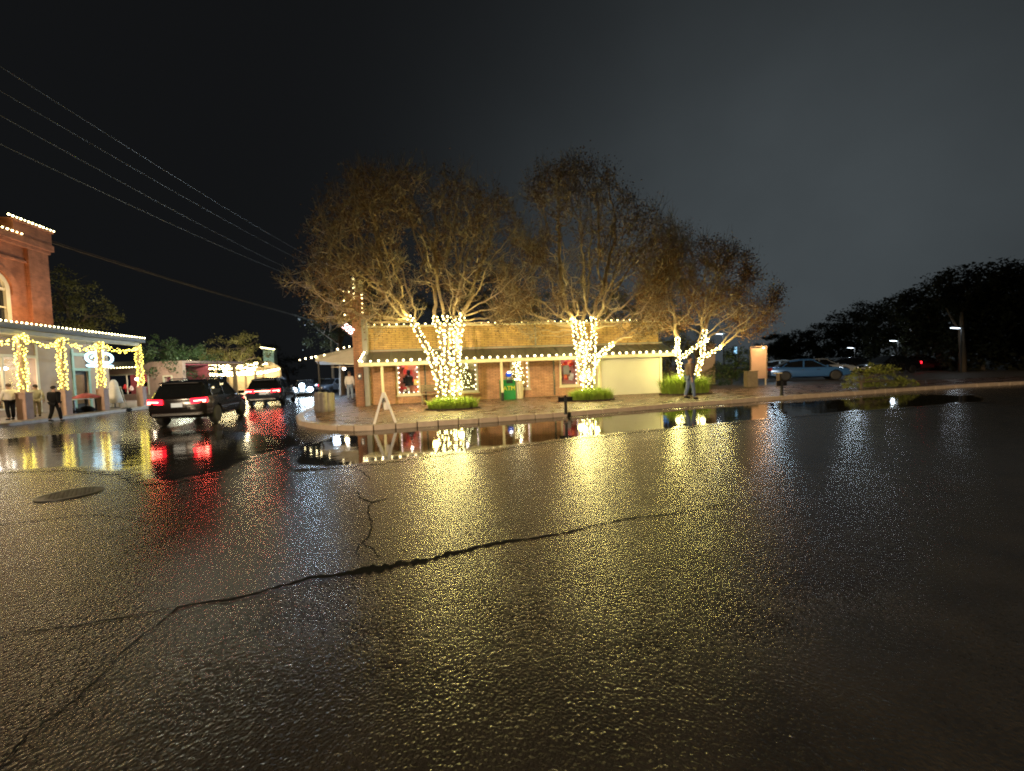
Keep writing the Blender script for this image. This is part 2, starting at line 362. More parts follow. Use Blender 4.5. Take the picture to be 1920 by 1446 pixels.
# ------------------------------------------------------------------ ground
road = MB(); road.quad((-400, -60, 0), (400, -60, 0), (400, 500, 0), (-400, 500, 0))
tag(road.build('road', M['asphalt']), kind='structure')
KF = [G(*p) for p in ((556,786),(560,797),(582,803),(620,807),(680,808.5),(780,801),(900,793),(1060,781),(1160,772.5),(1290,762),(1460,750),(1600,741),(1700,733.5),(1800,727))]
KL = [G(*p) for p in ((640,744),(606,758),(580,771))]
KL[0] = Vector((-13.5, 34, 0)); far = Vector((-24, 75, 0))
edge = [far] + KL + KF + [Vector((60, 24, 0))]
def resample(pts, step):
    out = [pts[0].copy()]; acc = 0
    for a, b in zip(pts, pts[1:]):
        l = (b-a).length; pos = step-acc
        while pos < l: out.append(a.lerp(b, pos/l)); pos += step
        acc = l-(pos-step)
    return out
kp = resample(edge[2:], .62)
inner = []
for i, p in enumerate(kp):
    d = (kp[min(i+1, len(kp)-1)]-kp[max(i-1, 0)]).normalized(); inner.append(p+Vector((-d.y, d.x, 0))*.14)
walk_poly = [(p.x, p.y) for p in [far, KL[0]]+inner] + [(60, 24), (80, 24), (80, 90), (-24, 90)]
mb = MB(); mb.prism(walk_poly, -.05, .142); tag(mb.build('pavement', M['paver']), kind='structure')
# kerb stones along the edge
mb = MB()
for a, b in zip(kp, kp[1:]):
    d = (b-a); l = d.length; d.normalize(); n = Vector((-d.y, d.x, 0))
    h = .15 + U(-.006, .008); o = U(-.012, .012)
    c = (a+b)/2 + n*(.11+o); c.z = h/2-.02
    mb.obox(c, d*(l/2-.012), n*.13, Vector((0, 0, h/2+.02)))
o = mb.build('kerb', M['kerbstone']); bevel(o, .025, 2); tag(o, kind='structure')
# side lot
mb = MB(); mb.add([(9.6, 21.6, .147), (60, 25, .147), (60, 80, .147), (9.6, 80, .147)], [(0,1,2,3)]); tag(mb.build('parking_lot_ground', M['gravel']), kind='structure')
# footway on the far side of the street
PA, PB = Vector((-22.8, 17.8, 0)), Vector((-24.8, 27.0, 0))
pd = (PB-PA).normalized(); pn = Vector((-pd.y, pd.x, 0)); PRZ = math.atan2(pd.y, pd.x)
k0 = PA - pn*.75
a, b = k0 - pd*14, k0 + pd*34
mb = MB(); mb.prism([(a.x, a.y), (b.x, b.y), (b + pn*30).to_tuple()[:2], (a + pn*30).to_tuple()[:2]], -.05, .15)
tag(mb.build('footway', M['walk']), kind='structure')
mb = MB(); c = (a+b)/2 - pn*.05; c.z = .065; mb.obox(c, pd*24, pn*.08, Vector((0, 0, .09))); o = bevel(mb.build('footway_kerb', M['kerbstone']), .02); tag(o, kind='structure')

def inside_poly(x, y, poly):
    c = False; n = len(poly); j = n-1
    for i in range(n):
        xi, yi = poly[i]; xj, yj = poly[j]
        if (yi > y) != (yj > y) and x < (xj-xi)*(y-yi)/(yj-yi)+xi: c = not c
        j = i
    return c
def edge_dist(x, y, poly):
    m = 1e9; n = len(poly)
    for i in range(n):
        ax, ay = poly[i]; bx, by = poly[(i+1) % n]; dx, dy = bx-ax, by-ay
        tt = max(0, min(1, ((x-ax)*dx+(y-ay)*dy)/(dx*dx+dy*dy+1e-9))); m = min(m, math.hypot(x-ax-tt*dx, y-ay-tt*dy))
    return m
def puddle(pix, m, z=.006):
    pts = [G(*p) for p in pix]
    n = len(pts); dense = []
    for i in range(n):
        p, q = pts[i], pts[(i+1) % n]; k = max(1, int((q-p).length/.12))
        for j in range(k):
            x = p.lerp(q, j/k); f = .10*min(1, (q-p).length)
            x += Vector((noise.noise(x*1.7), noise.noise(x*1.7+Vector((9, 4, 0))), 0))*f + Vector((noise.noise(x*5), noise.noise(x*5+Vector((3, 7, 0))), 0))*f*.35
            dense.append(Vector((x.x, x.y, z)))
    # grid over the outline; 'wet' grows from the margin inward
    poly = [(p.x, p.y) for p in dense]; rows = {}
    x0, x1 = min(p[0] for p in poly), max(p[0] for p in poly); y0, y1 = min(p[1] for p in poly), max(p[1] for p in poly); st = .16
    vs = []; wv = []; idx = {}; fs = []
    nx, ny = int((x1-x0)/st)+2, int((y1-y0)/st)+2
    for j in range(ny+1):
        for i in range(nx+1):
            x, y = x0+(i-.5)*st, y0+(j-.5)*st; e = edge_dist(x, y, poly); ins = inside_poly(x, y, poly)
            if ins or e < st*2: idx[i, j] = len(vs); vs.append((x, y, z)); wv.append((min(1, e/.35) if ins else -min(1, e/.35))*.5+.35)
    for j in range(ny):
        for i in range(nx):
            k = [(i, j), (i+1, j), (i+1, j+1), (i, j+1)]
            if all(q in idx for q in k): fs.append([idx[q] for q in k])
    me = bpy.data.meshes.new('puddle'); me.from_pydata(vs, [], fs); me.materials.append(m)
    at = me.attributes.new('wet', 'FLOAT', 'POINT'); at.data.foreach_set('value', wv)
    tag(obj_of('puddle', me), kind='structure')
puddle([(575,835),(640,815),(700,811),(780,804),(900,797),(1060,785),(1160,776),(1290,766),(1440,755),(1440,785),(1360,793),(1260,802),(1160,812),(1060,823),(960,836),(905,846),(850,848),(780,856),(700,867),(640,873),(590,877),(550,866),(560,846)], M['puddle'])
puddle([(-160,842),(60,818),(260,806),(420,808),(545,818),(570,832),(500,850),(450,868),(420,884),(380,892),(300,904),(245,884),(120,876),(0,884),(-160,905)], M['puddle_ripple'])
puddle([(1455,757),(1560,750),(1700,740),(1830,742),(1850,752),(1700,764),(1580,772),(1470,782)], M['puddle'])

def crack(pix, wid, jit=.012, step=.03):
    pts = [G(*p) for p in pix]; ws = []
    for i, wpx in enumerate(wid):
        d = (pts[min(i+1, len(pts)-1)]-pts[max(i-1, 0)]).normalized(); n = Vector((-d.y, d.x, 0)); q = pts[i]
        px_ = lambda v: ((v-EYE).dot(rv)/(v-EYE).dot(fw)*F, (v-EYE).dot(uv)/(v-EYE).dot(fw)*F)
        a_, b_ = px_(q), px_(q+n*.05); ws.append(max(.012, .70*wpx*.05/math.hypot(a_[0]-b_[0], a_[1]-b_[1])))
    mb = MB(); rows = []
    for i in range(len(pts)-1):
        k = max(1, int((pts[i+1]-pts[i]).length/step))
        for j in range(k):
            f = j/k; p = pts[i].lerp(pts[i+1], f); ww = ws[i]*(1-f)+ws[i+1]*f
            d = (pts[i+1]-pts[i]).normalized(); n = Vector((-d.y, d.x, 0))
            p = p + n*(noise.noise(p*2.2)*.06 + noise.noise(p*9)*.025 + noise.noise(p*31)*.016)
            rows.append((p+n*(ww/2*U(.15, 1.5)), p-n*(ww/2*U(.15, 1.5))))
    vs = []; fs = []
    for i, (a, b) in enumerate(rows):
        vs += [(a.x, a.y, .004), (b.x, b.y, .004)]
        if i: fs.append((2*i-2, 2*i, 2*i+1, 2*i-1))
    mb.add(vs, fs); o = mb.build('road_crack', M['crack'])
    for p in o.data.polygons:
        if p.normal.z < 0: p.flip()
    tag(o, kind='structure')
crack([(-40,1207),(0,1200),(110,1180),(220,1160),(335,1138),(440,1118),(540,1098),(620,1083),(700,1067),(760,1054),(830,1041),(900,1027),(960,1015),(1050,999),(1120,986),(1200,971),(1280,958),(1380,943),(1460,931),(1530,921)],
      [4,4,4,5,5,8,10,13,18,13,11,9,6,5,4,4,3,3,2,1])
crack([(335,1138),(300,1165),(240,1215),(200,1250),(130,1315),(60,1375),(20,1415),(0,1446),(-20,1475)], [3,4,5,5,7,9,11,12,12])
crack([(660,878),(680,886),(692,900)], [2,3,2]); crack([(670,922),(676,934),(697,942),(728,934)], [3,4,4,2])
crack([(697,942),(688,962),(697,974),(690,998),(683,1016),(672,1032),(669,1050)], [2,3,4,3,4,3,2])
crack([(-30,990),(60,976),(150,966),(230,970),(345,984),(430,972)], [3,4,3,3,3,2]); crack([(683,1016),(700,1032),(716,1050)], [2,2,1])

# manhole
p = G(132, 927)
mh = thing('manhole_cover', 'round iron manhole cover set low in the wet street', 'manhole cover', (p.x, p.y, .004)); mh.scale = (.78, .78, 1)
mb = MB(); mb.lathe([(.46, 0), (.46, .012), (.40, .012), (.40, .004)], 40); mb.build('frame', M['dark_iron'], mh)
mb = MB(); mb.lathe([(.395, 0), (.395, .006), (0, .007)], 40)
for i in range(-4, 5):
    for j in range(-4, 5):
        if i*i+j*j < 18: mb.box(i*.08-.025, i*.08+.025, j*.08-.025, j*.08+.025, .005, .012)
mb.build('lid', M['dark_iron'], mh)

# ------------------------------------------------------------------ light strings
bulb_mesh = {}
def get_bulb(m, r, n='ico'):
    k = (m, round(r, 4))
    if k not in bulb_mesh:
        mb = MB(); mb.ico((0, 0, 0), r); bulb_mesh[k] = mb.mesh('bulb', M[m], True)
    return bulb_mesh[k]
def light_string(label, pts, m, r, group=None, cord=None, name='light_string', cat='string lights', cordr=.008, maxn=100):
    """pts: bulb places in world space; cord: path of the wire."""
    pts = [Vector(p) for p in pts]; base = min(pts, key=lambda p: p.z).copy()
    th = thing(name, label, cat, base, 0, group)
    if cord:
        mb = MB(); mb.path([Vector(p)-base for p in cord], cordr, 4); mb.build('cord', M['cord'], th)
    me = get_bulb(m, r)
    order = sorted(pts, key=lambda p: (p-EYE).length)
    for p in order[:maxn]: obj_of('bulb', me, th, p-base).scale = (U(.75, 1.15),)*3
    if len(order) > maxn:
        mb = MB()
        for p in order[maxn:]: mb.ico(p-base, r*U(.75, 1.15))
        tag(mb.build('bulb_cluster', M[m], th, True), kind='stuff')
    return th
def line_pts(a, b, step, sag=0.0, jit=0.0):
    a = Vector(a); b = Vector(b); n = max(2, int((b-a).length/step)); o = []
    for i in range(n+1):
        f = i/n; p = a.lerp(b, f); p.z -= sag*4*f*(1-f); o.append(p + Vector((U(-jit, jit), U(-jit, jit), U(-jit, jit))))
    return o

# ------------------------------------------------------------------ wall with openings (local x along wall, z up, y depth)
def wall_panel(mb, x0, x1, z0, z1, y0, th, holes=()):
    xs = sorted({x0, x1, *[h[0] for h in holes], *[h[1] for h in holes]}); zs = sorted({z0, z1, *[h[2] for h in holes], *[h[3] for h in holes]})
    inside = lambda x, z: any(h[0] < x < h[1] and h[2] < z < h[3] for h in holes)
    for a, b in zip(xs, xs[1:]):
        for c, d in zip(zs, zs[1:]):
            if inside((a+b)/2, (c+d)/2): continue
            mb.quad((a,y0,c),(b,y0,c),(b,y0,d),(a,y0,d)); mb.quad((b,y0+th,c),(a,y0+th,c),(a,y0+th,d),(b,y0+th,d))
    for (a, b, c, d) in holes:
        mb.quad((a,y0,c),(a,y0,d),(a,y0+th,d),(a,y0+th,c)); mb.quad((b,y0,d),(b,y0,c),(b,y0+th,c),(b,y0+th,d))
        mb.quad((a,y0,d),(b,y0,d),(b,y0+th,d),(a,y0+th,d)); mb.quad((b,y0,c),(a,y0,c),(a,y0+th,c),(b,y0+th,c))
    mb.quad((x0,y0,z1),(x1,y0,z1),(x1,y0+th,z1),(x0,y0+th,z1)); mb.quad((x0,y0+th,z0),(x0,y0,z0),(x0,y0,z1),(x0,y0+th,z1)); mb.quad((x1,y0,z0),(x1,y0+th,z0),(x1,y0+th,z1),(x1,y0,z1))

# ------------------------------------------------------------------ the brick shop
WL, WR = Vector((-7.05, 19.6, 0)), Vector((8.13, 22.0, 0))
sd = (WR-WL).normalized(); sn = Vector((-sd.y, sd.x, 0)); SRZ = math.atan2(sd.y, sd.x); SL = (WR-WL).length
shop = thing('brick_shop', 'long low brick shop behind the wrapped trees with shed canopy and bulb strings', 'shop building', WL, SRZ)
def scol(px, yo=0.0):       # local x of a pixel column on the plane local y = yo
    d = ray(px, hor(px)); o = WL + sn*yo
    # EYE + d t = o + sd s
    det = d.x*(-sd.y) + sd.x*d.y; ex, ey = o.x, o.y
    tt = (ex*(-sd.y) + sd.x*ey)/det
    return (Vector((d.x*tt, d.y*tt, 0)) - Vector((o.x, o.y, 0))).dot(sd)
def sz(px, py, yo=0.0):     # height of a pixel on that plane
    s = scol(px, yo); q = WL + sn*yo + sd*s; return EYE.z + (hor(px)-py)*q.y/F
def sw(x, y, z): return WL + sd*x + sn*y + Vector((0, 0, z))
wins = [(scol(745.5), scol(784), .62, 2.25), (scol(850), scol(893), .62, 2.25), (scol(959), scol(990), .66, 2.25), (scol(1051), scol(1082), .70, 2.25)]
GX = scol(1124, -1.35)
mb = MB(); wall_panel(mb, .0, SL, .1, 2.78, 0, .28, wins); mb.build('front_wall', M['brick'], shop)
mb = MB(); mb.box(.0, SL, .04, .30, 2.78, 3.93); mb.build('parapet_wall', M['brick_hi'], shop)
mb = MB(); mb.box(-.05, SL+.05, -.02, .36, 3.93, 4.01); bevel(mb.build('coping', M['cream'], shop), .012)
mb = MB(); mb.box(.0, SL, .30, 12, 3.5, 3.6); mb.box(SL-.28, SL, .285, 12, .1, 3.5); mb.box(0, SL, 11.8, 12.05, .1, 3.9); mb.build('rear_walls', M['tan'], shop)
mb = MB(); mb.box(.002, SL-.3, 1.4, 1.45, .1, 3.4); mb.build('inner_wall', M['room'], shop)
# canopy
mb = MB()
for i in range(38):
    x0 = -.05 + i*(SL+.3)/38; x1 = -.05 + (i+1)*(SL+.3)/38
    mb.add([(x0,-.0,2.72),(x1,-.0,2.72),(x1,-1.62,2.17),(x0,-1.62,2.17),(x0,-.0,2.68),(x1,-.0,2.68),(x1,-1.62,2.13),(x0,-1.62,2.13)], [(0,3,2,1),(4,5,6,7),(3,7,6,2),(0,4,7,3),(1,2,6,5)])
    mb.add([(x0-.014,0,2.755),(x0+.014,0,2.755),(x0+.014,-1.61,2.2),(x0-.014,-1.61,2.2),(x0-.014,0,2.72),(x0+.014,0,2.72),(x0+.014,-1.61,2.17),(x0-.014,-1.61,2.17)], [(0,3,2,1),(0,4,7,3),(1,2,6,5),(3,7,6,2)])
mb.build('canopy_roof', M['roofing'], shop)
mb = MB(); mb.box(-.05, SL+.25, -1.66, -1.62, 2.0, 2.165); bevel(mb.build('fascia', M['cream'], shop), .008)
mb = MB(); mb.box(-.04, SL+.2, -.03, -.003, 2.756, 2.83); mb.build('flashing', M['grey_trim'], shop)
mb = MB()
for i in range(20):
    x = .3 + i*(SL-.5)/20; mb.add([(x,-.01,2.64),(x+.06,-.01,2.64),(x+.06,-1.6,2.10),(x,-1.6,2.10),(x,-.01,2.56),(x+.06,-.01,2.56),(x+.06,-1.6,2.02),(x,-1.6,2.02)], [(0,1,2,3),(4,7,6,5),(0,3,7,4),(1,5,6,2),(3,2,6,7)])
mb.build('rafters', M['cream'], shop)
for px in (717, 940, 1122):
    x = scol(px, -1.5)
    mb = MB(); mb.box(x-.055, x+.055, -1.6, -1.49, .55, 2.06); mb.mi = 1; mb.box(x-.062, x+.062, -1.607, -1.483, .14, .55)
    bevel(mb.build('canopy_post', [M['cream'], M['dark_iron']], shop), .006)
for px, z0, z1, mm, y in ((797,.2,2.6,'dark_iron',-.07),(1038,.2,2.6,'dark_iron',-.07),(1006,2.8,3.92,'grey_trim',-.05)):
    x = scol(px); mb = MB(); mb.box(x-.035, x+.035, y, -.002 if z1 < 3 else .038, z0, z1); mb.build('downspout', M[mm], shop)
# enclosed white sided bay under the canopy
mb = MB(); gx0, gx1 = GX, scol(1237, -1.35); nsl = 15
for i in range(nsl):
    z0 = .16 + i*(1.96-.16)/nsl; z1 = z0 + (1.96-.16)/nsl
    mb.add([(gx0,-1.44,z0),(gx1,-1.44,z0),(gx1,-1.372,z1),(gx0,-1.372,z1),(gx0,-1.36,z0),(gx1,-1.36,z0)], [(0,1,2,3),(4,5,1,0)])
mb.box(gx0, gx1, -1.35, -.0, .14, 1.99)
mb.build('siding', M['siding'], shop)
for x in (gx0, gx1):
    mb = MB(); mb.box(x-.06, x+.06, -1.46, -1.30, .14, 2.0); bevel(mb.build('corner_trim', M['cream'], shop), .006)
# steps/ledges
for px0, px1 in ((838, 900),):
    mb = MB(); mb.box(scol(px0), scol(px1), -.14, -.003, .40, .50); mb.build('ledge', M['brick_box'], shop)
cols = ['red_cloth', 'orange_cloth', 'white_cloth', 'black', 'gold', 'red_cloth', 'pink_cloth', 'white_cloth']
for wi, (a, b, c, d) in enumerate(wins):
    mb = MB(); f = .075
    mb.box(a-f, a+.02, -.05, .09, c-f, d+f); mb.box(b-.02, b+f, -.05, .09, c-f, d+f); mb.box(a+.02, b-.02, -.05, .09, d-.02, d+f); mb.box(a+.02, b-.02, -.05, .09, c-f, c+.02)
    fr = bevel(mb.build('window', M['white' if wi == 1 else 'cream'], shop), .008)
    mb = MB(); mb.box(a-.12, b+.12, -.10, -.052, c-f-.05, c-f+.01); mb.build('sill', M['cream'], fr)
    mb = MB(); mb.quad((a+.02,.03,c+.02),(b-.02,.03,c+.02),(b-.02,.03,d-.02),(a+.02,.03,d-.02)); mb.build('pane', M['glass'], fr)
    mb = MB(); mb.box(a+.01, b-.01, .29, 1.2, c-.02, c+.03); mb.build('display_shelf', M['wood'], fr)
    mb = MB(); mb.box(a+.05, b-.05, .95, 1.2, c+.6, c+.63); mb.build('display_shelf', M['wood'], fr)
    if wi in (0, 3):
        for q in range(26 if wi == 0 else 20):
            x = U(a+.06, b-.06); z = U(c+.1, d-.15); h = U(.1, .26); ww = U(.06, .14); y = U(.5, .9)
            mb = MB()
            if q % 3 == 0: mb.ball((x, y, z), ww, 1, .7, 1.1)
            elif q % 3 == 1: mb.obox((x, y, z), (ww*.9, 0, ww*U(-.3, .3)), (0, .05, 0), (0, 0, h*.6))
            else: mb.lathe([(.02, z-h/2), (ww, z-h/2+.02), (ww*.7, z), (ww*.4, z+h/2), (0, z+h*.6)], 10, 'z', (x, y, 0))
            mb.build('ornament', M[cols[(q*3+wi) % 8]], fr)
        if wi == 0:   # hanging figure-like coat
            mb = MB(); x = (a+b)/2; mb.lathe([(.22, 1.0), (.17, 1.25), (.2, 1.45), (.06, 1.55), (.1, 1.66), (.07, 1.78), (0, 1.8)], 14, 'z', (x, .5, 0)); mb.build('dummy', M['black'], fr)
        else:
            mb = MB(); x = (a+b)/2-.05; mb.obox((x, .35, 1.5), (.17, 0, 0), (0, .02, 0), (0, 0, .24)); mb.build('framed_print', M['grey_trim'], fr)
            mb = MB(); mb.ball((x, .36, 1.86), .11, 1, .6, 1); mb.build('ornament', M['red_cloth'], fr)
    else:             # small lit fir with baubles
        x = (a+b)/2 + (.1 if wi == 1 else -.02); mb = MB()
        for q in range(900):
            f2 = R(); rr = (1-f2)*.36*math.sqrt(R())+.02; an = U(0, 2*PI); z = c+.12+f2*(d-c-.3)
            p = Vector((x+rr*math.cos(an), .62+rr*math.sin(an)*.8, z)); q1 = Vector((U(-1, 1), U(-1, 1), U(-.6, .4)))*.06; q2 = Vector((U(-1, 1), U(-1, 1), U(-1, 1)))*.03
            mb.add([p-q2, p+q1, p+q2], [(0,1,2)])
        mb.build('fir_display', M['olive_leaf'], fr)
        mb = MB()
        for q in range(60 if wi == 1 else 110):
            f2 = R()**1.2; rr = ((1-f2)*.38+.02) if wi == 1 else U(.05, .34); an = U(PI, 2*PI); z = c+.15+f2*(d-c-.35)
            mb.ico((x+rr*math.cos(an), .6+rr*math.sin(an)*.8, z), .016 if wi == 1 else .02)
        tag(mb.build('fairy_bulbs', M['fairy_hot'], fr), kind='stuff')
    mb = MB(); mb.box(a-.2, b+.2, 1.02, 1.05, c-.1, d+.15); mb.build('display_backdrop', mat('display_cloth', ((.42,.17,.11), (.16,.15,.06), (.45,.30,.10), (.45,.20,.18))[wi], .8, vscale=7, var=.5), fr)
    lamp('shop_window_lamp', sw((a+b)/2, .45, d-.06), (130, 110, 70, 150)[wi], ((1, .7, .55), (1, .8, .6), (1, .78, .5), (1, .62, .55))[wi], .06)
    pts = []
    for k in range(7):
        z = c+.08+(d-c-.16)*k/6
        if wi == 0: pts += [sw(a+.05, .06, z), sw(b-.05, .06, z)]
        else: pts.append(sw(b-.05, .06, z))
    if wi == 0: pts += [sw(a+(b-a)*k/4, .06, c+.06) for k in (1, 2, 3)]
    light_string(('pinkish bulbs framing both sides of the coat display window', 'bulbs down the edge of the window behind the biggest wrapped trunk', 'bulbs down the edge of the window beside the green cash machine', 'pinkish bulbs down the edge of the window beside the siding bay')[wi],
                 pts, 'win_bulb', .034, 'bulbs in the shop windows', None)
# roof bulbs and eave bulbs
pts = line_pts(sw(.1, -.02, 4.06), sw(scol(1194), -.02, 4.06), .345)
for q in pts[3::9]: lamp('coping_bulb_light', q+Vector((0, -.12, .02)), 34, (1, .84, .40), .045)
light_string('row of small globe bulbs along the brick parapet coping', pts, 'globe_dim', .042, None, [p-Vector((0, 0, .04)) for p in pts])
pts = line_pts(sw(.12, -1.68, 2.235), sw(SL+.2, -1.68, 2.235), .352, 0, .012)
for q in pts[2::6]: lamp('fascia_bulb_light', q+Vector((0, -.03, .0)), 48, (1, .80, .42), .055)
light_string('row of big globe bulbs along the canopy fascia', pts, 'globe', .055, None, [p-Vector((0, 0, .05)) for p in pts])
pts = [sw(-.02, -1.6+i*.3, 2.27+i*.11) for i in range(5)]
light_string('short run of globe bulbs up the canopy end by the brick pier', pts, 'globe', .05)

# pier and stepped false front seen from its end
px0, px1 = scol(664.5, -.5), scol(681, -.5)
fd = Vector((-.28, .96, 0)).normalized()
ff = thing('stepped_false_front', 'tall narrow brick false front with stepped top outlined in bulbs', 'facade', sw(px0, -.5, 0), SRZ)
wdt = px1-px0
mb = MB(); mb.box(0, wdt, 0, .5, .1, 4.3); bevel(mb.build('pier', M['brick_box'], ff), .01)
mb = MB(); mb.add([(0,.5,.1),(wdt*.7,.5,.1),(1.4,9,.1),(1.0,9,.1),(0,.5,4.3),(wdt*.7,.5,4.3),(1.4,9,4.3),(1.0,9,4.3)], [(0,1,2,3)[::-1],(4,5,6,7),(0,1,5,4),(1,2,6,5),(2,3,7,6),(3,0,4,7)]); mb.build('street_wall', M['brick_box'], ff)
mb = MB(); mb.box(-.24, wdt+.1, .02, .46, 4.3, 5.55); bevel(mb.build('parapet_step', M['brick_box'], ff), .01)
mb = MB(); mb.box(wdt*.5, wdt+.1, .03, .45, 5.55, 6.15); bevel(mb.build('parapet_crest', M['cream'], ff), .01)
mb = MB(); mb.box(wdt+.004, wdt+.24, .1, .46, .1, 4.29); mb.build('corner_board', M['grey_trim'], ff)
fw_ = lambda x, y, z: sw(px0+x, -.5+y, z)
pts = [fw_(-.28, -.02, z) for z in (4.5, 4.82, 5.15, 5.6)] + [fw_(-.05, -.02, 5.58)] + [fw_(wdt*.5-.03, -.02, z) for z in (5.3, 5.5, 5.75, 5.95, 6.18)] + [fw_(wdt+.12, -.02, z) for z in (4.4, 4.6, 4.8, 5.0, 5.25, 5.45)]
light_string('globe bulbs climbing the stepped brick false front', pts, 'globe_dim', .045)
# number sign hanging off the false front
def text_mesh(s, size, depth, m, align='CENTER'):
    cu = bpy.data.curves.new('lettering', 'FONT'); cu.body = s; cu.size = size; cu.extrude = depth; cu.align_x = align; cu.align_y = 'CENTER'
    o = bpy.data.objects.new('lettering', cu); C.objects.link(o); bpy.context.view_layer.update()
    me = bpy.data.meshes.new_from_object(o.evaluated_get(bpy.context.evaluated_depsgraph_get())); bpy.data.objects.remove(o)
    me.materials.clear(); me.materials.append(m); return me
p = D(653, 617, 19.0)
sg = thing('neon_sign', 'small glowing tilted numeral sign beside the brick pier', 'neon sign', p, SRZ)
lt = obj_of('numerals', text_mesh('505', .34, .02, M['neon_red']), sg); lt.rotation_euler = (PI/2, math.radians(42), 0); lt.scale = (1.1, 1.25, 1)
mb = MB(); mb.obox((0, .05, 0), Vector((.36, 0, -.32)), (0, .012, 0), Vector((.12, 0, .13))); mb.tube((.2, .06, -.1), (.5, .1, -.35), .015, .015, 6); mb.build('backing', M['dark_iron'], sg)
# side awning over the cross street pavement
def P3(px, py, Y): return D(px, py, Y)
aw = thing('side_awning', 'cream boarded awning over the cross street pavement with bulbs along its edge', 'awning', (0, 0, 0))
A0, A1 = P3(690, 646, 19.6), P3(590, 668, 23.5)     # roof edges
B0, B1 = P3(690, 666, 19.4), P3(592, 677, 22.6)
C0 = P3(688, 684, 19.3); C1 = P3(596, 684, 24.5)
back = Vector((-.6, 3.2, .05))
mb = MB(); mb.add([A0, A1, B1, B0, A0+back, A1+back], [(0,3,2,1),(0,1,5,4)]); mb.build('roof_slope', M['cream'], aw)
mb = MB(); mb.add([B0, B1, C1, C0, B0+Vector((0,0,.03)), B1+Vector((0,0,.03))], [(0,3,2,1)]); mb.build('soffit', M['cream'], aw)
mb = MB(); mb.path([B0, B1], .05, 4); mb.build('fascia', M['cream'], aw)
mb = MB(); q = B1 + Vector((.1, .1, -.03)); mb.tube((q.x, q.y, .14), q, .05, .05, 8); mb.build('post', M['dark_iron'], aw)
pts = [P3(x, y-1, 20+(690-x)*.03) for x, y in ((689,632),(663,651),(655,651),(656,658),(645,653),(639,661),(633,656),(624,664),(608,667),(592,670),(584,671.5),(573,673.5),(562,676))]
light_string('globe bulbs along the sloping edge of the cream side awning', pts, 'globe', .05)
fp = P3(645, 690, 21.0)
cf = thing('ceiling_fan', 'lit ceiling fan hanging under the cream side awning', 'ceiling fan', fp)
mb = MB(); mb.tube((0,0,.05), (0,0,.4), .02, .02); mb.lathe([(.02,.12),(.09,.1),(.1,.02),(.02,0)], 14); mb.build('motor', M['wood'], cf)
for k in range(4):
    an = k*PI/2+.3; mb = MB(); dx = Vector((math.cos(an), math.sin(an), 0)); mb.obox(dx*.36+Vector((0,0,.06)), dx*.26, Vector((-dx.y, dx.x, .15))*.06, (0,0,.006)); mb.build('blade', M['wood'], cf)
mb = MB(); mb.ball((0,0,-.05), .085, 1, 1, .8); mb.build('lamp_globe', M['white_lamp'], cf, True)
lamp('awning_lamp', fp+Vector((0, -.1, -.3)), 120, (1, .8, .45), .1)
mb = MB(); c = sw(px0+.24, -.53, 1.62)
pp = thing('wall_plaque', 'small black plaque on the corner brick pier', 'plaque', sw(px0+wdt*.6, -.5, 1.42), SRZ)
mb = MB(); mb.box(-.09, .09, -.03, -.003, 0, .3); bevel(mb.build('board', M['dark_iron'], pp), .005)
mb = MB(); mb.ball((0, -.032, .16), .05, 1, .15, 1.2); mb.build('emblem', M['steel'], pp)

# ------------------------------------------------------------------ small things on the brick corner
# cash machine
x = scol(949, -.55); q = sw(x, -.75, .142)
am = thing('cash_machine', 'green cash machine with yellow lettering and blue lit topper', 'cash machine', q, SRZ)
mb = MB(); mb.add([(-.36,-.3,0),(.36,-.3,0),(.36,.3,0),(-.36,.3,0),(-.36,-.3,.78),(.36,-.3,.78),(.36,-.12,.98),(-.36,-.12,.98),(-.36,.3,1.0),(.36,.3,1.0)],
   [(3,2,1,0),(0,1,5,4),(4,5,6,7),(7,6,9,8),(2,3,8,9),(1,2,9,6,5),(3,0,4,7,8)]); bevel(mb.build('cabinet', M['green_box'], am), .02)
mb = MB(); mb.obox((.08, -.215, .89), (.15, 0, 0), Vector((0, .07, .08)), Vector((0, -.004, .004))); mb.build('keypad', M['dark_iron'], am)
mb = MB(); mb.box(-.06, .26, -.04, .2, 1.0, 1.28); bevel(mb.build('screen_hood', M['grey_trim'], am), .02)
mb = MB(); mb.ball((.09, -.05, 1.26), .145, 1, .5, .95); mb.build('topper', M['blue_deep'], am, True)
mb = MB(); mb.ball((.10, -.125, 1.35), .075, 1.2, .3, .6); mb.build('topper_lamp', M['white_lamp'], am, True)
lt = obj_of('lettering', text_mesh('ATM', .30, .006, M['yellow']), am); lt.rotation_euler = (PI/2, 0, 0); lt.location = (.05, -.31, .56)
lt = obj_of('side_lettering', text_mesh('ATM', .17, .004, M['white']), am); lt.rotation_euler = (PI/2, PI/2, 0); lt.location = (-.29, -.308, .45)
# slatted litter barrel
q = sw(scol(970, -.6), -.55, .142)
bn = thing('litter_barrel', 'pale slatted litter barrel beside the green cash machine', 'litter bin', q, SRZ)
for k in range(14):
    an = 2*PI*k/14; dx = Vector((math.cos(an), math.sin(an), 0)); mb = MB(); mb.obox(dx*.25+Vector((0,0,.4)), Vector((-dx.y, dx.x, 0))*.05, dx*.012, (0,0,.38)); mb.build('stave', M['cream'], bn)
mb = MB(); mb.lathe([(.235,.0),(.235,.76),(.22,.76)], 20); mb.build('liner', M['dark_iron'], bn)
mb = MB(); mb.lathe([(.28,.77),(.28,.83),(.2,.9),(.1,.93),(.1,.90),(0,.9)], 20); mb.build('lid', M['cream'], bn)
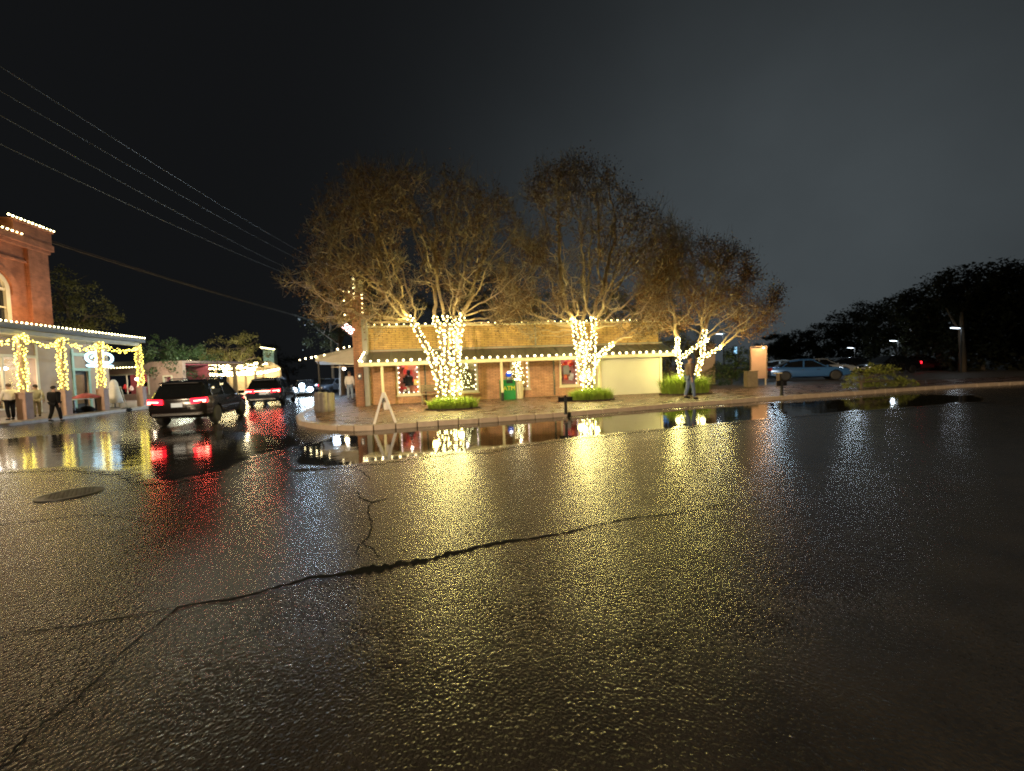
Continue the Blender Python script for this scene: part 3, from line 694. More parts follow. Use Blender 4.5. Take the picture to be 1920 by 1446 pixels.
# bench under the windows
q = sw(scol(812, -.7), -.45, .142)
be = thing('wooden_bench', 'brown wooden bench against the shop wall by the wrapped trunk', 'bench', q, SRZ)
mb = MB(); [mb.box(-.65, .65, -.25+i*.13, -.14+i*.13, .42, .45) for i in range(4)]; mb.build('seat', M['wood'], be)
mb = MB(); [mb.box(-.65, .65, .26, .285, .55+i*.12, .64+i*.12) for i in range(3)]; mb.build('backrest', M['wood'], be)
for x in (-.58, .58):
    mb = MB(); mb.box(x-.03, x+.03, -.24, -.18, 0, .42); mb.box(x-.03, x+.03, .20, .258, 0, .9); mb.build('leg_frame', M['wood'], be)
# A-frame board
p = G(722, 793, .142)
af = thing('sandwich_board', 'white folding sandwich board standing edge on near the kerb', 'sandwich board', p, math.radians(17))
for s in (-1, 1):
    mb = MB(); top = Vector((s*.015, 0, .92)); bot = Vector((s*.31, 0, 0)); dd = (bot-top); n = Vector((dd.z, 0, -dd.x)).normalized()
    mb.obox((top+bot)/2, dd/2, Vector((0, .2, 0)), n*.034); bd = bevel(mb.build('board', M['white'], af), .006)
mb = MB(); mb.box(-.03, .03, -.17, -.1, .90, .94); mb.build('hinge', M['white'], af)
mb = MB(); mb.lathe([(.07,.40),(.095,.62),(.085,.62)], 16, 'z', (.06, 0, 0)); mb.path([(.0,0,.9),(-.02+.02,0,.75),(.06,0,.64)], .005, 4); mb.build('bucket', M['white_cloth'], af)
# log cluster planter
p = G(610, 772, .142)
lg = thing('log_planter', 'round stump of weathered upright logs on the brick corner', 'log planter', p)
for k in range(9):
    an = 2*PI*k/9+.2; mb = MB(); r = U(.125, .15); h = U(.76, .84); mb.lathe([(r,0),(r*1.03,.2),(r*.95,.5),(r,h-.02),(r*.9,h)], 12, 'z', (math.cos(an)*.27, math.sin(an)*.27, 0)); mb.build('log', M['wood_grey'], lg, True)
mb = MB(); mb.lathe([(.2,.05),(.2,.74),(0,.76)], 16); mb.build('core', M['soil'], lg)
# short T signs at the kerb
def tsign(px, py, Y, label, w, h, hh):
    p = G(px, py, .142)
    o = thing('kerb_sign', label, 'low sign', p, math.radians(5), 'low dark signs on posts at the kerb')
    mb = MB(); mb.box(-.045, .045, -.035, .035, 0, h-.02); mb.box(-.06, .06, -.05, .05, 0, .04); bevel(mb.build('post', M['dark_iron'], o), .006)
    mb = MB(); mb.box(-w/2, w/2, -.02, .02, h-hh, h); mb.box(-.03, .03, -.03, .03, h+.002, h+.05); bevel(mb.build('board', M['black'], o), .006)
    return o
tsign(1061, 777, 0, 'low black sign on a short post at the kerb before the wrapped twin window tree', .46, .55, .15)
tsign(1466, 742, 0, 'low black sign on a short post at the kerb near the lit notice board', .42, .62, .22)
p = G(1459, 722, .142)
wp = thing('wooden_post', 'short wooden post with pale cap behind the kerb sign', 'post', p)
mb = MB(); mb.box(-.07, .07, -.07, .07, 0, .66); bevel(mb.build('shaft', M['wood'], wp), .01)
mb = MB(); mb.box(-.20, .20, -.10, .10, .661, .72); bevel(mb.build('cap', M['cream'], wp), .01)
# lit notice board
q = XY(1422, 23.6, .142)
nb = thing('notice_board', 'lit tan notice board on two legs with a small lamp above', 'notice board', q, math.radians(-8))
mb = MB(); mb.box(-.41, .41, -.04, .04, .40, 2.2); bevel(mb.build('panel', mat('notice_board_paint', (.55, .36, .24), .5, var=.12, vscale=2), nb), .01)
mb = MB(); mb.box(-.46, -.412, -.06, .06, .40, 2.26); mb.box(.412, .46, -.06, .06, .36, 2.26); mb.box(-.46, .46, -.062, .062, 2.262, 2.32); mb.build('frame', M['wood'], nb)
for x in (-.37, .37):
    mb = MB(); mb.box(x-.035, x+.035, -.035, .035, 0, .398); mb.build('leg', M['cream'], nb)
mb = MB(); mb.path([(.1,-.02,2.33),(.1,-.2,2.5),(.1,-.38,2.42),(.12,-.36,2.30)], .014, 6); mb.lathe([(.03,2.30),(.10,2.22)], 12, 'z', (.12,-.36,0)); arm = mb.build('lamp_arm', M['dark_iron'], nb)
mb = MB(); mb.ball((.12,-.36,2.2), .05); mb.build('lamp_bulb', M['peach_lamp'], nb, True)
lp = Matrix.Translation(q) @ Matrix.Rotation(math.radians(-8), 4, 'Z') @ Vector((.12, -.36, 2.13))
lamp('notice_board_lamp', lp, 70, (1, .62, .33), .05)
lamp('notice_board_uplight', lp+Vector((-.1, -.1,   .35)), 35, (1, .55, .22), .08)
q = XY(1407, 22.6, .142)
wb = thing('wooden_bin', 'olive wooden slatted bin beside the lit notice board', 'bin', q)
for i in range(5):
    mb = MB(); mb.box(-.28+i*.115, -.175+i*.115, -.2, .2, 0, .86); mb.build('slat', M['wood'], wb)
mb = MB(); mb.box(-.30, .32, -.22, .22, .861, .90); mb.build('lid', M['wood'], wb)

# ------------------------------------------------------------------ trees
def wrapped_tree(label, Y, stems, poly, thick, natt, nleaf, leafm, light_label, nlight, seed, watts, twigs=5, lr=.035, tilt=0):
    random.seed(seed)
    base = G(stems[0][0][0], stems[0][0][1], .142); base = XY(sum(s[0][0] for s in stems if s[0][1] > 715)/max(1, len([s for s in stems if s[0][1] > 715])), Y, .142)
    tr = thing('crape_tree', label, 'tree', base, 0, 'trees wrapped in lights before the shop')
    nodes = []; par = []; rad = []; stemline = []
    trunk = MB()
    for si, s in enumerate(stems):
        off = [0, .28, -.25, .2, -.2, .1][si % 6]; pts = []
        for i, (x, y) in enumerate(s): pts.append(D(x, y, Y + off*(.4+.6*i/len(s))*1.0))
        if s[0][1] > 715: pts[0].z = .12
        pts = resample(pts, .16)+[pts[-1]]
        r_a, r_b = (.125, .075) if s[0][1] > 715 else (.085, .06)
        if Y > 19: r_a *= .75; r_b *= .8
        rs = [r_a+(r_b-r_a)*i/(len(pts)-1) for i in range(len(pts))]; stemline.append((pts, rs))
        trunk.path([p-base for p in pts], rs, 8)
        prev = -1
        for p in pts[len(pts)//3:]:
            nodes.append(p); par.append(prev); prev = len(nodes)-1
    n0 = len(nodes)
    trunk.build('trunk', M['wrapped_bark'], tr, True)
    # attractors through the crown
    xs = [p[0] for p in poly]; ys = [p[1] for p in poly]; att = []
    mxd = max(edge_dist(U(min(xs), max(xs)), U(min(ys), max(ys)), poly) for _ in range(400) )
    while len(att) < natt:
        x, y = U(min(xs), max(xs)), U(min(ys), max(ys))
        if not inside_poly(x, y, poly): continue
        if noise.noise(Vector((x*.022, y*.022, seed*3.1))) + .6*noise.noise(Vector((x*.05, y*.05, seed))) < U(-.42, .22): continue
        e = min(1, edge_dist(x, y, poly)/90); hh = math.sqrt(1-(1-e)**2)*thick+.25
        att.append(D(x, y, Y + U(-hh, hh)*(1.0 if R() < .7 else .75)))
    Dst = .27; alive = att; kids = {}
    for it in range(110):
        kd = kdtree.KDTree(len(nodes))
        for i, p in enumerate(nodes): kd.insert(p, i)
        kd.balance(); acc = {}; nxt = []
        for a in alive:
            _, i, dist = kd.find(a)
            if dist < .34: continue
            nxt.append(a); acc.setdefault(i, Vector()); acc[i] += (a-nodes[i]).normalized()
        alive = nxt
        if not alive: break
        new = 0
        for i, v in acc.items():
            if len(kids.get(i, ())) > 3: continue
            d = v.normalized() + Vector((U(-1, 1), U(-1, 1), U(-.8, 1.0)))*.34
            p = nodes[i] + d.normalized()*Dst
            if any((nodes[k]-p).length < .12 for k in kids.get(i, ())): continue
            nodes.append(p); par.append(i); kids.setdefault(i, []).append(len(nodes)-1); new += 1
        if not new: break
    n = len(nodes); rr = [0.0]*n
    for i in range(n-1, -1, -1):
        if rr[i] == 0: rr[i] = .0108**2.15
        if par[i] >= 0: rr[par[i]] += rr[i]
    rad = [x**(1/2.15) for x in rr]
    br = MB(); tw = MB(); lf = MB(); tips = []
    for i in range(n):
        if i >= n0 and par[i] >= 0:
            ra = min(rad[par[i]], .1, rad[i]*1.35); br.tube(nodes[par[i]]-base, nodes[i]-base, ra, rad[i], 6 if rad[i] > .03 else 4, False)
        if i >= n0 and rad[i] < .022: tips.append(i)
    zt = max(p.z for p in nodes)
    for i in tips:
        d = (nodes[i]-nodes[par[i]]).normalized(); istip = i not in kids
        for k in range(twigs if istip else 1):
            v = (d*.8 + Vector((U(-1, 1), U(-1, 1), U(-.3, 1.3)))*.75).normalized(); l = U(.25, .62)*(1.15 if istip else .8)*(U(1, 1.8) if istip and d.z > .35 and nodes[i].z > zt*.6 else 1)
            if l > .7: v = (v+Vector((0, 0, .7))).normalized()
            a = nodes[i]-base; m1 = a+v*l*.5+Vector((U(-1, 1), U(-1, 1), U(-1, 1)))*.04; b = m1+(v+Vector((U(-.4, .4), U(-.4, .4), U(-.1, .5)))).normalized()*l*.5
            tw.tube(a, m1, .0075, .006, 3, False); tw.tube(m1, b, .006, .003, 3, False)
            if R() < .55: tw.tube(m1, m1+(v+Vector((U(-1, 1), U(-1, 1), U(-.3, 1)))).normalized()*l*.4, .0055, .003, 3, False)
    cnt = 0
    while cnt < nleaf:
        i = random.choice(tips); p0 = nodes[i]-base
        dens = noise.noise(nodes[i]*.45+Vector((seed, 0, 0)))
        if dens < U(-.35, .25): cnt += .3; continue
        if R() < .5: p0 = p0+Vector((U(-1, 1), U(-1, 1), U(-.6, 1.2)))*.4
        cs = U(.10, .24)
        for q in range(random.randint(5, 16)):
            p = p0+Vector((random.gauss(0, cs), random.gauss(0, cs), random.gauss(0, cs*1.1))); s = U(.04, .085)
            a = Vector((U(-1, 1), U(-1, 1), U(-1, .3))).normalized(); b = a.orthogonal().normalized(); b.rotate(Matrix.Rotation(U(0, 6.28), 3, a))
            lf.add([p, p+a*s*.5+b*s*.42, p+a*s*1.25, p+a*s*.5-b*s*.42], [(0,1,2,3)]); cnt += 1
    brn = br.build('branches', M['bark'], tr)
    tag(tw.build('twigs', mat('twig_bark', (.20, .165, .115), .75), tr), kind='stuff'); tag(lf.build('foliage', leafm, tr), kind='stuff')
    # fairy lights wound round the stems
    tot = sum(sum((b-a).length for a, b in zip(p, p[1:])) for p, _ in stemline); pts = []
    for p, rs in stemline:
        ln = sum((b-a).length for a, b in zip(p, p[1:])); k = int(nlight*ln/tot)
        for q in range(k):
            f = (q+R())/k*(len(p)-1); i = min(int(f), len(p)-2); c = p[i].lerp(p[i+1], f-i); r = rs[i]+.035
            d = (p[i+1]-p[i]).normalized(); a = d.orthogonal().normalized(); b = d.cross(a); an = q*2.4+U(-.6, .6)
            c = c+(a*math.cos(an)+b*math.sin(an))*r
            if c.z > .3: pts.append(c)
    zs_ = [p.z for p in pts]; cen = sum(pts, Vector())/len(pts); z0_, z1_ = min(zs_), max(zs_)
    for fz in (.15, .5, .85):
        near = [p for p in pts if abs(p.z-(z0_+(z1_-z0_)*fz)) < .5]; c_ = sum(near, Vector())/len(near)
        for an in (-PI/2-.7, -PI/2+.55, PI*.93):
            far_ = max(near, key=lambda p: (p-c_).x*math.cos(an)+(p-c_).y*math.sin(an)); lamp('trunk_bulb_light', far_+Vector((math.cos(an), math.sin(an), 0))*.05, watts/9, (1, .84, .26), .12)
    light_string(light_label, pts, 'tree_bulb', lr, 'light strings wound round the tree trunks', [])
    return tr
S1 = [[(828,752),(822,715),(812,680),(797,645),(783,620),(766,592)], [(836,754),(834,710),(832,675),(830,640),(822,612),(815,594)], [(842,754),(842,705),(838,665),(840,630),(838,605),(832,590)],
      [(850,754),(854,705),(858,665),(860,630),(866,605),(868,588)], [(858,752),(858,715),(857,680),(856,650),(853,615),(850,592)], [(833,690),(815,665),(800,650)]]
P1 = [(522,535),(570,440),(620,370),(668,318),(760,312),(850,328),(925,352),(975,400),(1012,470),(1010,560),(935,625),(890,600),(760,600),(715,645),(650,615),(600,610),(540,575)]
wrapped_tree('broad bare tree with the widest light wrapped trunk, nearest the sandwich board', 16.4, S1, P1, 3.1, 2500, 27000, M['dry_leaf'],
             'dense white lights wound round the widest multi stemmed trunk', 370, 5, 1500)
S2 = [[(1098,740),(1095,710),(1088,680),(1083,650),(1078,625),(1075,598)], [(1102,740),(1103,705),(1100,675),(1097,645),(1093,620),(1090,605)], [(1107,740),(1109,705),(1110,675),(1112,645),(1114,615),(1112,595)],
      [(1110,692),(1122,668),(1135,656),(1150,643)], [(1100,740),(1099,700),(1104,665),(1104,640)]]
P2 = [(984,345),(1015,312),(1085,298),(1150,318),(1170,360),(1235,398),(1275,425),(1290,480),(1275,540),(1240,625),(1190,645),(1150,605),(1040,604),(1000,648),(930,590),(928,500),(975,430)]
wrapped_tree('tall bare tree with light wrapped trunk beside the white siding bay', 18.2, S2, P2, 3.0, 2400, 21000, M['dry_leaf'],
             'white lights wound round the trunk beside the white siding bay', 320, 6, 1150)
S3 = [[(1284,724),(1277,700),(1272,675),(1270,655),(1271,632)], [(1303,727),(1307,705),(1311,685),(1318,665),(1317,650),(1322,618)], [(1316,672),(1335,661),(1352,651)], [(1277,672),(1295,657),(1310,647),(1328,637)]]
P3_ = [(1195,470),(1240,420),(1300,440),(1390,470),(1432,520),(1470,545),(1462,590),(1440,625),(1390,642),(1300,620),(1230,625),(1190,570)]
wrapped_tree('lower spreading tree with forked light wrapped trunk behind the walking man', 19.6, S3, P3_, 2.9, 2000, 23000, M['dry_leaf2'],
             'white lights wound round the forked trunk behind the walking man', 190, 7, 620, 5, .034)

def grass_bed(label, px0, px1, pyb, Yd, h, n, seed):
    random.seed(seed); a = G(px0, pyb, .142); b = G(px1, pyb, .142); c = (a+b)/2; rx = (b-a).length/2; ry = rx*.55; c.y += ry*.8
    th = thing('grass_bed', label, 'plant bed', c)
    mb = MB(); ring = [(math.cos(t)*rx*1.02, math.sin(t)*ry*1.05) for t in [2*PI*i/24 for i in range(24)]]; mb.prism(ring, -.02, .05); mb.build('soil', M['soil'], th)
    mb = MB()
    for i in range(n):
        an = U(0, 2*PI); q = math.sqrt(R())*.9; cl = Vector((math.cos(an)*rx*q, math.sin(an)*ry*q, .04))
        for k in range(11):
            t2 = U(0, 2*PI); out_ = Vector((math.cos(t2), math.sin(t2), 0)); hh = h*U(.35, 1.25)*(1.05-.4*q); sp = U(.15, .95)*hh
            p0 = cl+out_*.02; p1 = p0+out_*sp*.4+Vector((0,0,hh*.6)); p2 = p0+out_*sp+Vector((0,0,hh*U(.6, 1))); s = Vector((-out_.y, out_.x, 0))*U(.006, .012)
            mb.add([p0-s, p0+s, p1+s, p1-s], [(0,1,2,3)]); mb.add([p1-s, p1+s, p2], [(0,1,2)])
    tag(mb.build('grass_blades', M['grass'], th), kind='stuff'); return th
grass_bed('green lily turf round the foot of the widest wrapped trunk', 800, 893, 769, 0, .55, 260, 3)
grass_bed('green lily turf round the trunk beside the siding bay', 1070, 1158, 752, 0, .62, 260, 4)
grass_bed('tall pale green grass round the forked wrapped trunk', 1243, 1350, 740, 0, 1.05, 300, 5)

def leafy_tree(name, label, base, blobs, nleaf, size, m, group=None, cat='tree', trunk_r=.18, seed=1, limb=True):
    random.seed(seed); base = Vector(base); th = thing(name, label, cat, base, 0, group)
    cx = sum(b[0].x for b in blobs)/len(blobs); cyv = sum(b[0].y for b in blobs)/len(blobs)
    if limb:
        mb = MB(); zl = min(b[0].z-b[1][2]*.6 for b in blobs); zl = max(zl, base.z+.4)
        f = Vector((0, 0, (zl-base.z)))
        mb.path([(0,0,-.05), f*.5+Vector((.05,.03,0)), f], [trunk_r*1.2, trunk_r, trunk_r*.8], 8)
        for c, r in blobs:
            e = c-base; mid = f.lerp(e, .5)+Vector((U(-.2, .2), U(-.2, .2), .1)); mb.path([f-Vector((0,0,.1)), mid, e], [trunk_r*.6, trunk_r*.4, trunk_r*.15], 6)
            for q in range(5):
                v = Vector((U(-1, 1)*r[0], U(-1, 1)*r[1], U(-.3, 1)*r[2]))*.75; mb.path([mid.lerp(e, U(.2, .9)), e+v*.5, e+v], [trunk_r*.18, trunk_r*.1, .012], 4)
        mb.build('trunk', M['bark_dark'], th)
    vol = sum(r[0]*r[1]*r[2] for _, r in blobs); mb = MB()
    for c, r in blobs:
        k = int(nleaf*r[0]*r[1]*r[2]/vol); sub = []
        for q in range(max(6, int(k/45))):
            while True:
                v = Vector((U(-1, 1), U(-1, 1), U(-1, 1)))
                if .2 < v.length < 1: break
            v = v.normalized()*(v.length**.5); sub.append((Vector((v.x*r[0], v.y*r[1], v.z*r[2])), U(.16, .34)*min(r)))
        for q in range(k):
            sc, sr = random.choice(sub); p = c-base+sc+Vector((random.gauss(0, 1), random.gauss(0, 1), random.gauss(0, .8)))*sr*.6
            if p.z < .03: p.z = U(.03, .25)
            s = size*U(.6, 1.3); a = Vector((U(-1, 1), U(-1, 1), U(-1, 1))).normalized(); b = a.orthogonal().normalized()
            mb.add([p-a*s*.5, p+b*s*.3, p+a*s*.5, p-b*s*.3], [(0,1,2,3)])
    tag(mb.build('crown', m, th), kind='stuff'); return th
def blob(px, py, Y, rx, ry, rz): return (D(px, py, Y), (rx, ry, rz))
# dark trees behind the shop roof
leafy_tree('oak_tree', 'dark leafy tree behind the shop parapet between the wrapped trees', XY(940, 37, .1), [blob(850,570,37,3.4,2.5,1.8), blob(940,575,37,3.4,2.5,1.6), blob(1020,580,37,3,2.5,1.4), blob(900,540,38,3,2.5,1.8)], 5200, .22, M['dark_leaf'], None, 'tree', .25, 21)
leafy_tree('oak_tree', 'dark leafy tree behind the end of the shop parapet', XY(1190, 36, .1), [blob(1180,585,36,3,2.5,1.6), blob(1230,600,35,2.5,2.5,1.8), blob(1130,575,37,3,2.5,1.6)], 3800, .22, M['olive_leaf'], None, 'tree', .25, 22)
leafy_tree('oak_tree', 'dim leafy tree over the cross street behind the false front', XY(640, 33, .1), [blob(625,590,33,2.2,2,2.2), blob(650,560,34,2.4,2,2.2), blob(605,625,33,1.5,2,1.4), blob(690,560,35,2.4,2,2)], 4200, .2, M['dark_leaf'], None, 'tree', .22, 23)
# hedge mass behind the forked tree
leafy_tree('bushy_tree', 'yellow green bushy tree just past the siding bay corner', XY(1258, 24.5, .14), [blob(1255,640,24.5,1.1,1,1.3), blob(1262,690,24,.8,.8,1.0), blob(1300,640,26,1.3,1,1.2), blob(1245,665,24.3,.6,.8,1)], 5000, .11, M['olive_leaf'], None, 'tree', .1, 24)
leafy_tree('shrub', 'dark green shrub between the forked trunk and the notice board', XY(1370, 25, .14), [blob(1372,690,25,1.0,.9,.9), blob(1355,705,24.6,.8,.8,.7), blob(1395,695,24.8,.7,.8,.9), blob(1385,665,25.4,.8,.8,.7)], 5000, .10, M['green_leaf'], None, 'shrub', .06, 25)
leafy_tree('shrub', 'wide olive bush at the kerb before the parked cars', G(1640, 731, .14)+Vector((0, .7, 0)), [blob(1615,712,18.6,.55,.5,.5), blob(1650,708,18.8,.75,.6,.6), blob(1682,716,18.9,.45,.5,.42), blob(1632,700,18.9,.5,.5,.45), blob(1597,722,18.5,.4,.4,.3), blob(1668,698,19.1,.3,.3,.35), blob(1700,722,18.9,.4,.4,.3)], 4200, .085, M['bush_leaf'], None, 'shrub', .05, 26)
# tan wall stub behind the shrub
q = XY(1331, 26.5, .14); ws = thing('garden_wall', 'plain tan wall behind the forked wrapped trunk', 'wall', q, -.1)
mb = MB(); mb.box(-.9, .35, 0, .25, 0, 2.6); bevel(mb.build('wall_body', M['tan'], ws), .02)
mb = MB(); mb.box(-.95, .4, -.04, .29, 2.601, 2.68); mb.build('coping', M['tan'], ws)
# silhouettes over the lot
dk = [(1500, 60, [(1500,640,2.6,1.6),(1475,650,2.2,1.2)]), (1545, 58, [(1545,632,3,2.0)]), (1600, 55, [(1590,612,3.2,2.2),(1620,600,3,2.2),(1610,640,3.4,2)]), (1690, 42, [(1665,612,2.6,2.2),(1700,595,3,2.6),(1720,620,3,2.4)]),
      (1760, 36, [(1740,588,2.8,2.6),(1790,562,3,2.6),(1770,610,3.2,2.6)]), (1840, 32, [(1820,546,2.4,2.2),(1860,556,2.8,2.4),(1850,610,3,2.6),(1880,580,2.6,2.4)]), (1930, 30, [(1910,545,2.4,2.0),(1950,566,3,2.8),(1940,620,3,2.6)]), (1455, 64, [(1450,645,2.6,1.4)])]
nm = ['low dark tree far behind the lot lamps', 'dark round tree behind the parked cars', 'dark tree before the gap in the lot skyline', 'dark tree above the red tail lamp', 'big dark tree rising beside the lot lamp', 'tallest dark tree over the lot', 'dark tree at the very edge of the lot', 'small far tree past the notice board']
for i, (px, Y, bl) in enumerate(dk):
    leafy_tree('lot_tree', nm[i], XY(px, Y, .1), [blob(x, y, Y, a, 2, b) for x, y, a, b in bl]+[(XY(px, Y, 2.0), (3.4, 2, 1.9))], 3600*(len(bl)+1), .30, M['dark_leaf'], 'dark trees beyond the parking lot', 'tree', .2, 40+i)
# trees along the street
leafy_tree('street_tree', 'dim tree rising behind the old brick building', XY(150, 42, .1), [blob(125,570,42,3,2.5,3), blob(165,590,42,2.6,2.5,2.2), blob(110,540,43,2.2,2.5,2.4)], 3600, .2, M['olive_leaf'], 'trees along the street', 'tree', .25, 31)
leafy_tree('street_tree', 'pale lit leafy tree beside the porch end', XY(335, 38, .1), [blob(320,680,38,2.6,2,1.7), blob(365,685,38,2.4,2,1.5), blob(300,655,39,2,2,1.3), blob(345,660,39,2,2,1.2)], 5200, .15, M['green_leaf'], 'trees along the street', 'tree', .2, 32)
leafy_tree('street_tree', 'bare branched tree over the glowing restaurant', XY(440, 48, .1), [blob(420,655,48,2.4,2,1.6), blob(460,650,48,2.2,2,1.6), blob(480,670,48,2,2,1.4), blob(400,675,47,1.8,2,1.2)], 3600, .17, M['olive_leaf'], 'trees along the street', 'tree', .22, 33)
leafy_tree('street_tree', 'dark tree behind the narrow lit tower', XY(540, 75, .1), [blob(535,690,75,3.4,2.5,2), blob(515,670,76,3,2.5,2.4), blob(480,660,76,3,2.5,2.2)], 2600, .26, M['dark_leaf'], 'trees along the street', 'tree', .22, 34)

# ------------------------------------------------------------------ old brick building with porch (local x along street, y into building)
ob = thing('brick_building', 'old two storey red brick building with arched window and porch', 'building', PA, PRZ)
def pcol(px, yo=0.0):
    d = ray(px, hor(px)); o = PA+pn*yo; det = d.x*(-pd.y)+pd.x*d.y; tt = (o.x*(-pd.y)+pd.x*o.y)/det
    return (Vector((d.x*tt, d.y*tt, 0))-Vector((o.x, o.y, 0))).dot(pd)
def pw_(x, y, z): return PA+pd*x+pn*y+Vector((0, 0, z))
def pz(px, py, yo):
    q = PA+pn*yo+pd*pcol(px, yo); return EYE.z+(hor(px)-py)*q.y/F
YF = 3.2; xc = pcol(101, YF); xe = pcol(206, YF)
zc = pz(62, 447, YF); zb1 = pz(95, 502, YF); zt = pz(80, 432, YF)
# upper storey with arched window opening built as fan of quads
mb = MB(); xw1 = pcol(33, YF); ww = 1.9; xw0 = xw1-ww; zs = pz(30, 545, YF); zb = 5.0; cxw = (xw0+xw1)/2; rw = ww/2
mb.box(-9, xw0, YF, YF+.4, 4.4, zc); mb.box(xw1, xc, YF, YF+.4, 4.4, zc); mb.box(xw0, xw1, YF, YF+.4, 4.4, zb)
nseg = 16; arc = [(cxw-rw*math.cos(PI*i/nseg), zs+rw*math.sin(PI*i/nseg)) for i in range(nseg+1)]
for (a, b) in zip(arc, arc[1:]):
    mb.quad((a[0],YF,a[1]),(b[0],YF,b[1]),(b[0],YF,zc),(a[0],YF,zc)); mb.quad((a[0],YF,a[1]),(a[0],YF+.4,a[1]),(b[0],YF+.4,b[1]),(b[0],YF,b[1]))
mb.box(-9, xc, YF+.4, YF+12, 4.4, zc-.3)
mb.build('upper_wall', M['old_brick'], ob)
mb = MB(); xp = pcol(67, YF); mb.box(xp, xc+.12, YF-.16, YF+.6, 4.5, zc-.6); bevel(mb.build('pilaster', M['old_brick'], ob), .02)
mb = MB(); mb.box(-9, xc+.16, YF-.10, YF-.003, zb1-.08, zb1+.06); mb.box(-9, xc+.2, YF-.24, YF+.3, zc-.62, zc-.42); mb.box(-9, xc+.3, YF-.36, YF+.3, zc-.42, zc-.06); bevel(mb.build('cornice', M['old_brick'], ob), .02)
mb = MB(); mb.box(pcol(46, YF-.2), xc+.25, YF-.3, YF+.9, zc-.055, zt); mb.box(pcol(44, YF-.2), xc+.32, YF-.38, YF+.98, zt+.003, zt+.12); bevel(mb.build('corner_pedestal', M['old_brick'], ob), .02)
# arch hood, frame, panes
def arch_ring(mb, r1, r2, y0, y1, zlow):
    pts1 = [(cxw-r1, zlow)]+[(cxw-r1*math.cos(PI*i/nseg), zs+r1*math.sin(PI*i/nseg)) for i in range(nseg+1)]+[(cxw+r1, zlow)]
    pts2 = [(cxw-r2, zlow)]+[(cxw-r2*math.cos(PI*i/nseg), zs+r2*math.sin(PI*i/nseg)) for i in range(nseg+1)]+[(cxw+r2, zlow)]
    for (a, b, c, d) in zip(pts1, pts1[1:], pts2, pts2[1:]):
        mb.quad((c[0],y0,c[1]),(a[0],y0,a[1]),(b[0],y0,b[1]),(d[0],y0,d[1])); mb.quad((a[0],y0,a[1]),(a[0],y1,a[1]),(b[0],y1,b[1]),(b[0],y0,b[1])); mb.quad((c[0],y1,c[1]),(c[0],y0,c[1]),(d[0],y0,d[1]),(d[0],y1,d[1]))
mb = MB(); arch_ring(mb, rw+.08, rw+.42, YF-.10, YF-.002, zs-.25); mb.build('arch_hood', M['old_brick'], ob)
mb = MB(); arch_ring(mb, rw-.2, rw+.02, YF-.02, YF+.2, zb); mb.box(cxw-rw+.2, cxw+rw-.2, YF+.02, YF+.18, zs-.06, zs+.08); mb.box(cxw-.05, cxw+.05, YF+.03, YF+.17, zb, zs-.061)
mb.box(cxw-rw-.05, cxw+rw+.05, YF-.1, YF+.18, zb-.12, zb-.001); mb.box(cxw+.05, cxw+rw-.2, YF+.05, YF+.15, zb+.95, zb+1.02)
wf = mb.build('arched_window', M['cream'], ob)
mb = MB(); mb.quad((cxw-rw+.1,YF+.12,zb),(cxw+rw-.1,YF+.12,zb),(cxw+rw-.1,YF+.12,zs),(cxw-rw+.1,YF+.12,zs)); mb.build('pane', M['dark_glass'], wf)
mb = MB(); mb.add([(cxw,YF+.12,zs)]+[(cxw-(rw-.1)*math.cos(PI*i/nseg), YF+.12, zs+(rw-.1)*math.sin(PI*i/nseg)) for i in range(nseg+1)], [(0,i+2,i+1) for i in range(nseg)]); mb.build('fanlight', M['grey_trim'], wf)
# ground storey facade
s0, s1 = pcol(-60, YF), pcol(70, YF); d0, d1 = pcol(141, YF), pcol(166, YF)
mb = MB(); wall_panel(mb, -9, xe, .15, 4.4, YF, .3, [(s0, s1, .6, 3.3), (d0, d1, .16, 2.6)]); mb.build('ground_wall', M['tan'], ob)
mb = MB(); mb.box(s1-.0, s1+.14, YF-.05, YF-.002, .2, 4.3); mb.box(s0, s1, YF-.05, YF+.1, 3.302, 3.46); mb.box((s0+s1)/2-.05, (s0+s1)/2+.05, YF+.02, YF+.12, .6, 3.3); mb.box(s0, s1, YF-.04, YF+.12, .5, .598)
sf = mb.build('shop_window', M['cream'], ob)
mb = MB(); mb.quad((s0,YF+.15,.6),(s1,YF+.15,.6),(s1,YF+.15,3.3),(s0,YF+.15,3.3)); mb.build('pane', M['glass'], sf)
mb = MB(); mb.box(d0-.16, d0-.002, YF-.06, YF-.002, .16, 4.0); mb.box(d1+.002, d1+.16, YF-.06, YF-.002, .16, 4.0); mb.box(d0-.2, d1+.2, YF-.07, YF-.003, 2.605, 2.78); mb.box(d0-.2, d1+.2, YF-.08, YF-.003, 3.55, 3.75); mb.build('door_frame', M['teal'], ob)
mb = MB(); mb.box(d0, d1, YF+.08, YF+.12, 2.35, 2.6); mb.box(d0, d0+.12, YF+.08, YF+.12, .16, 2.35); mb.box(d1-.12, d1, YF+.08, YF+.12, .16, 2.35); mb.box(d0+.12, d1-.12, YF+.08, YF+.12, .16, .5)
dr = mb.build('door', M['dark_iron'], ob)
mb = MB(); mb.quad((d0+.12,YF+.1,.5),(d1-.12,YF+.1,.5),(d1-.12,YF+.1,2.35),(d0+.12,YF+.1,2.35)); mb.build('pane', M['glass'], dr)
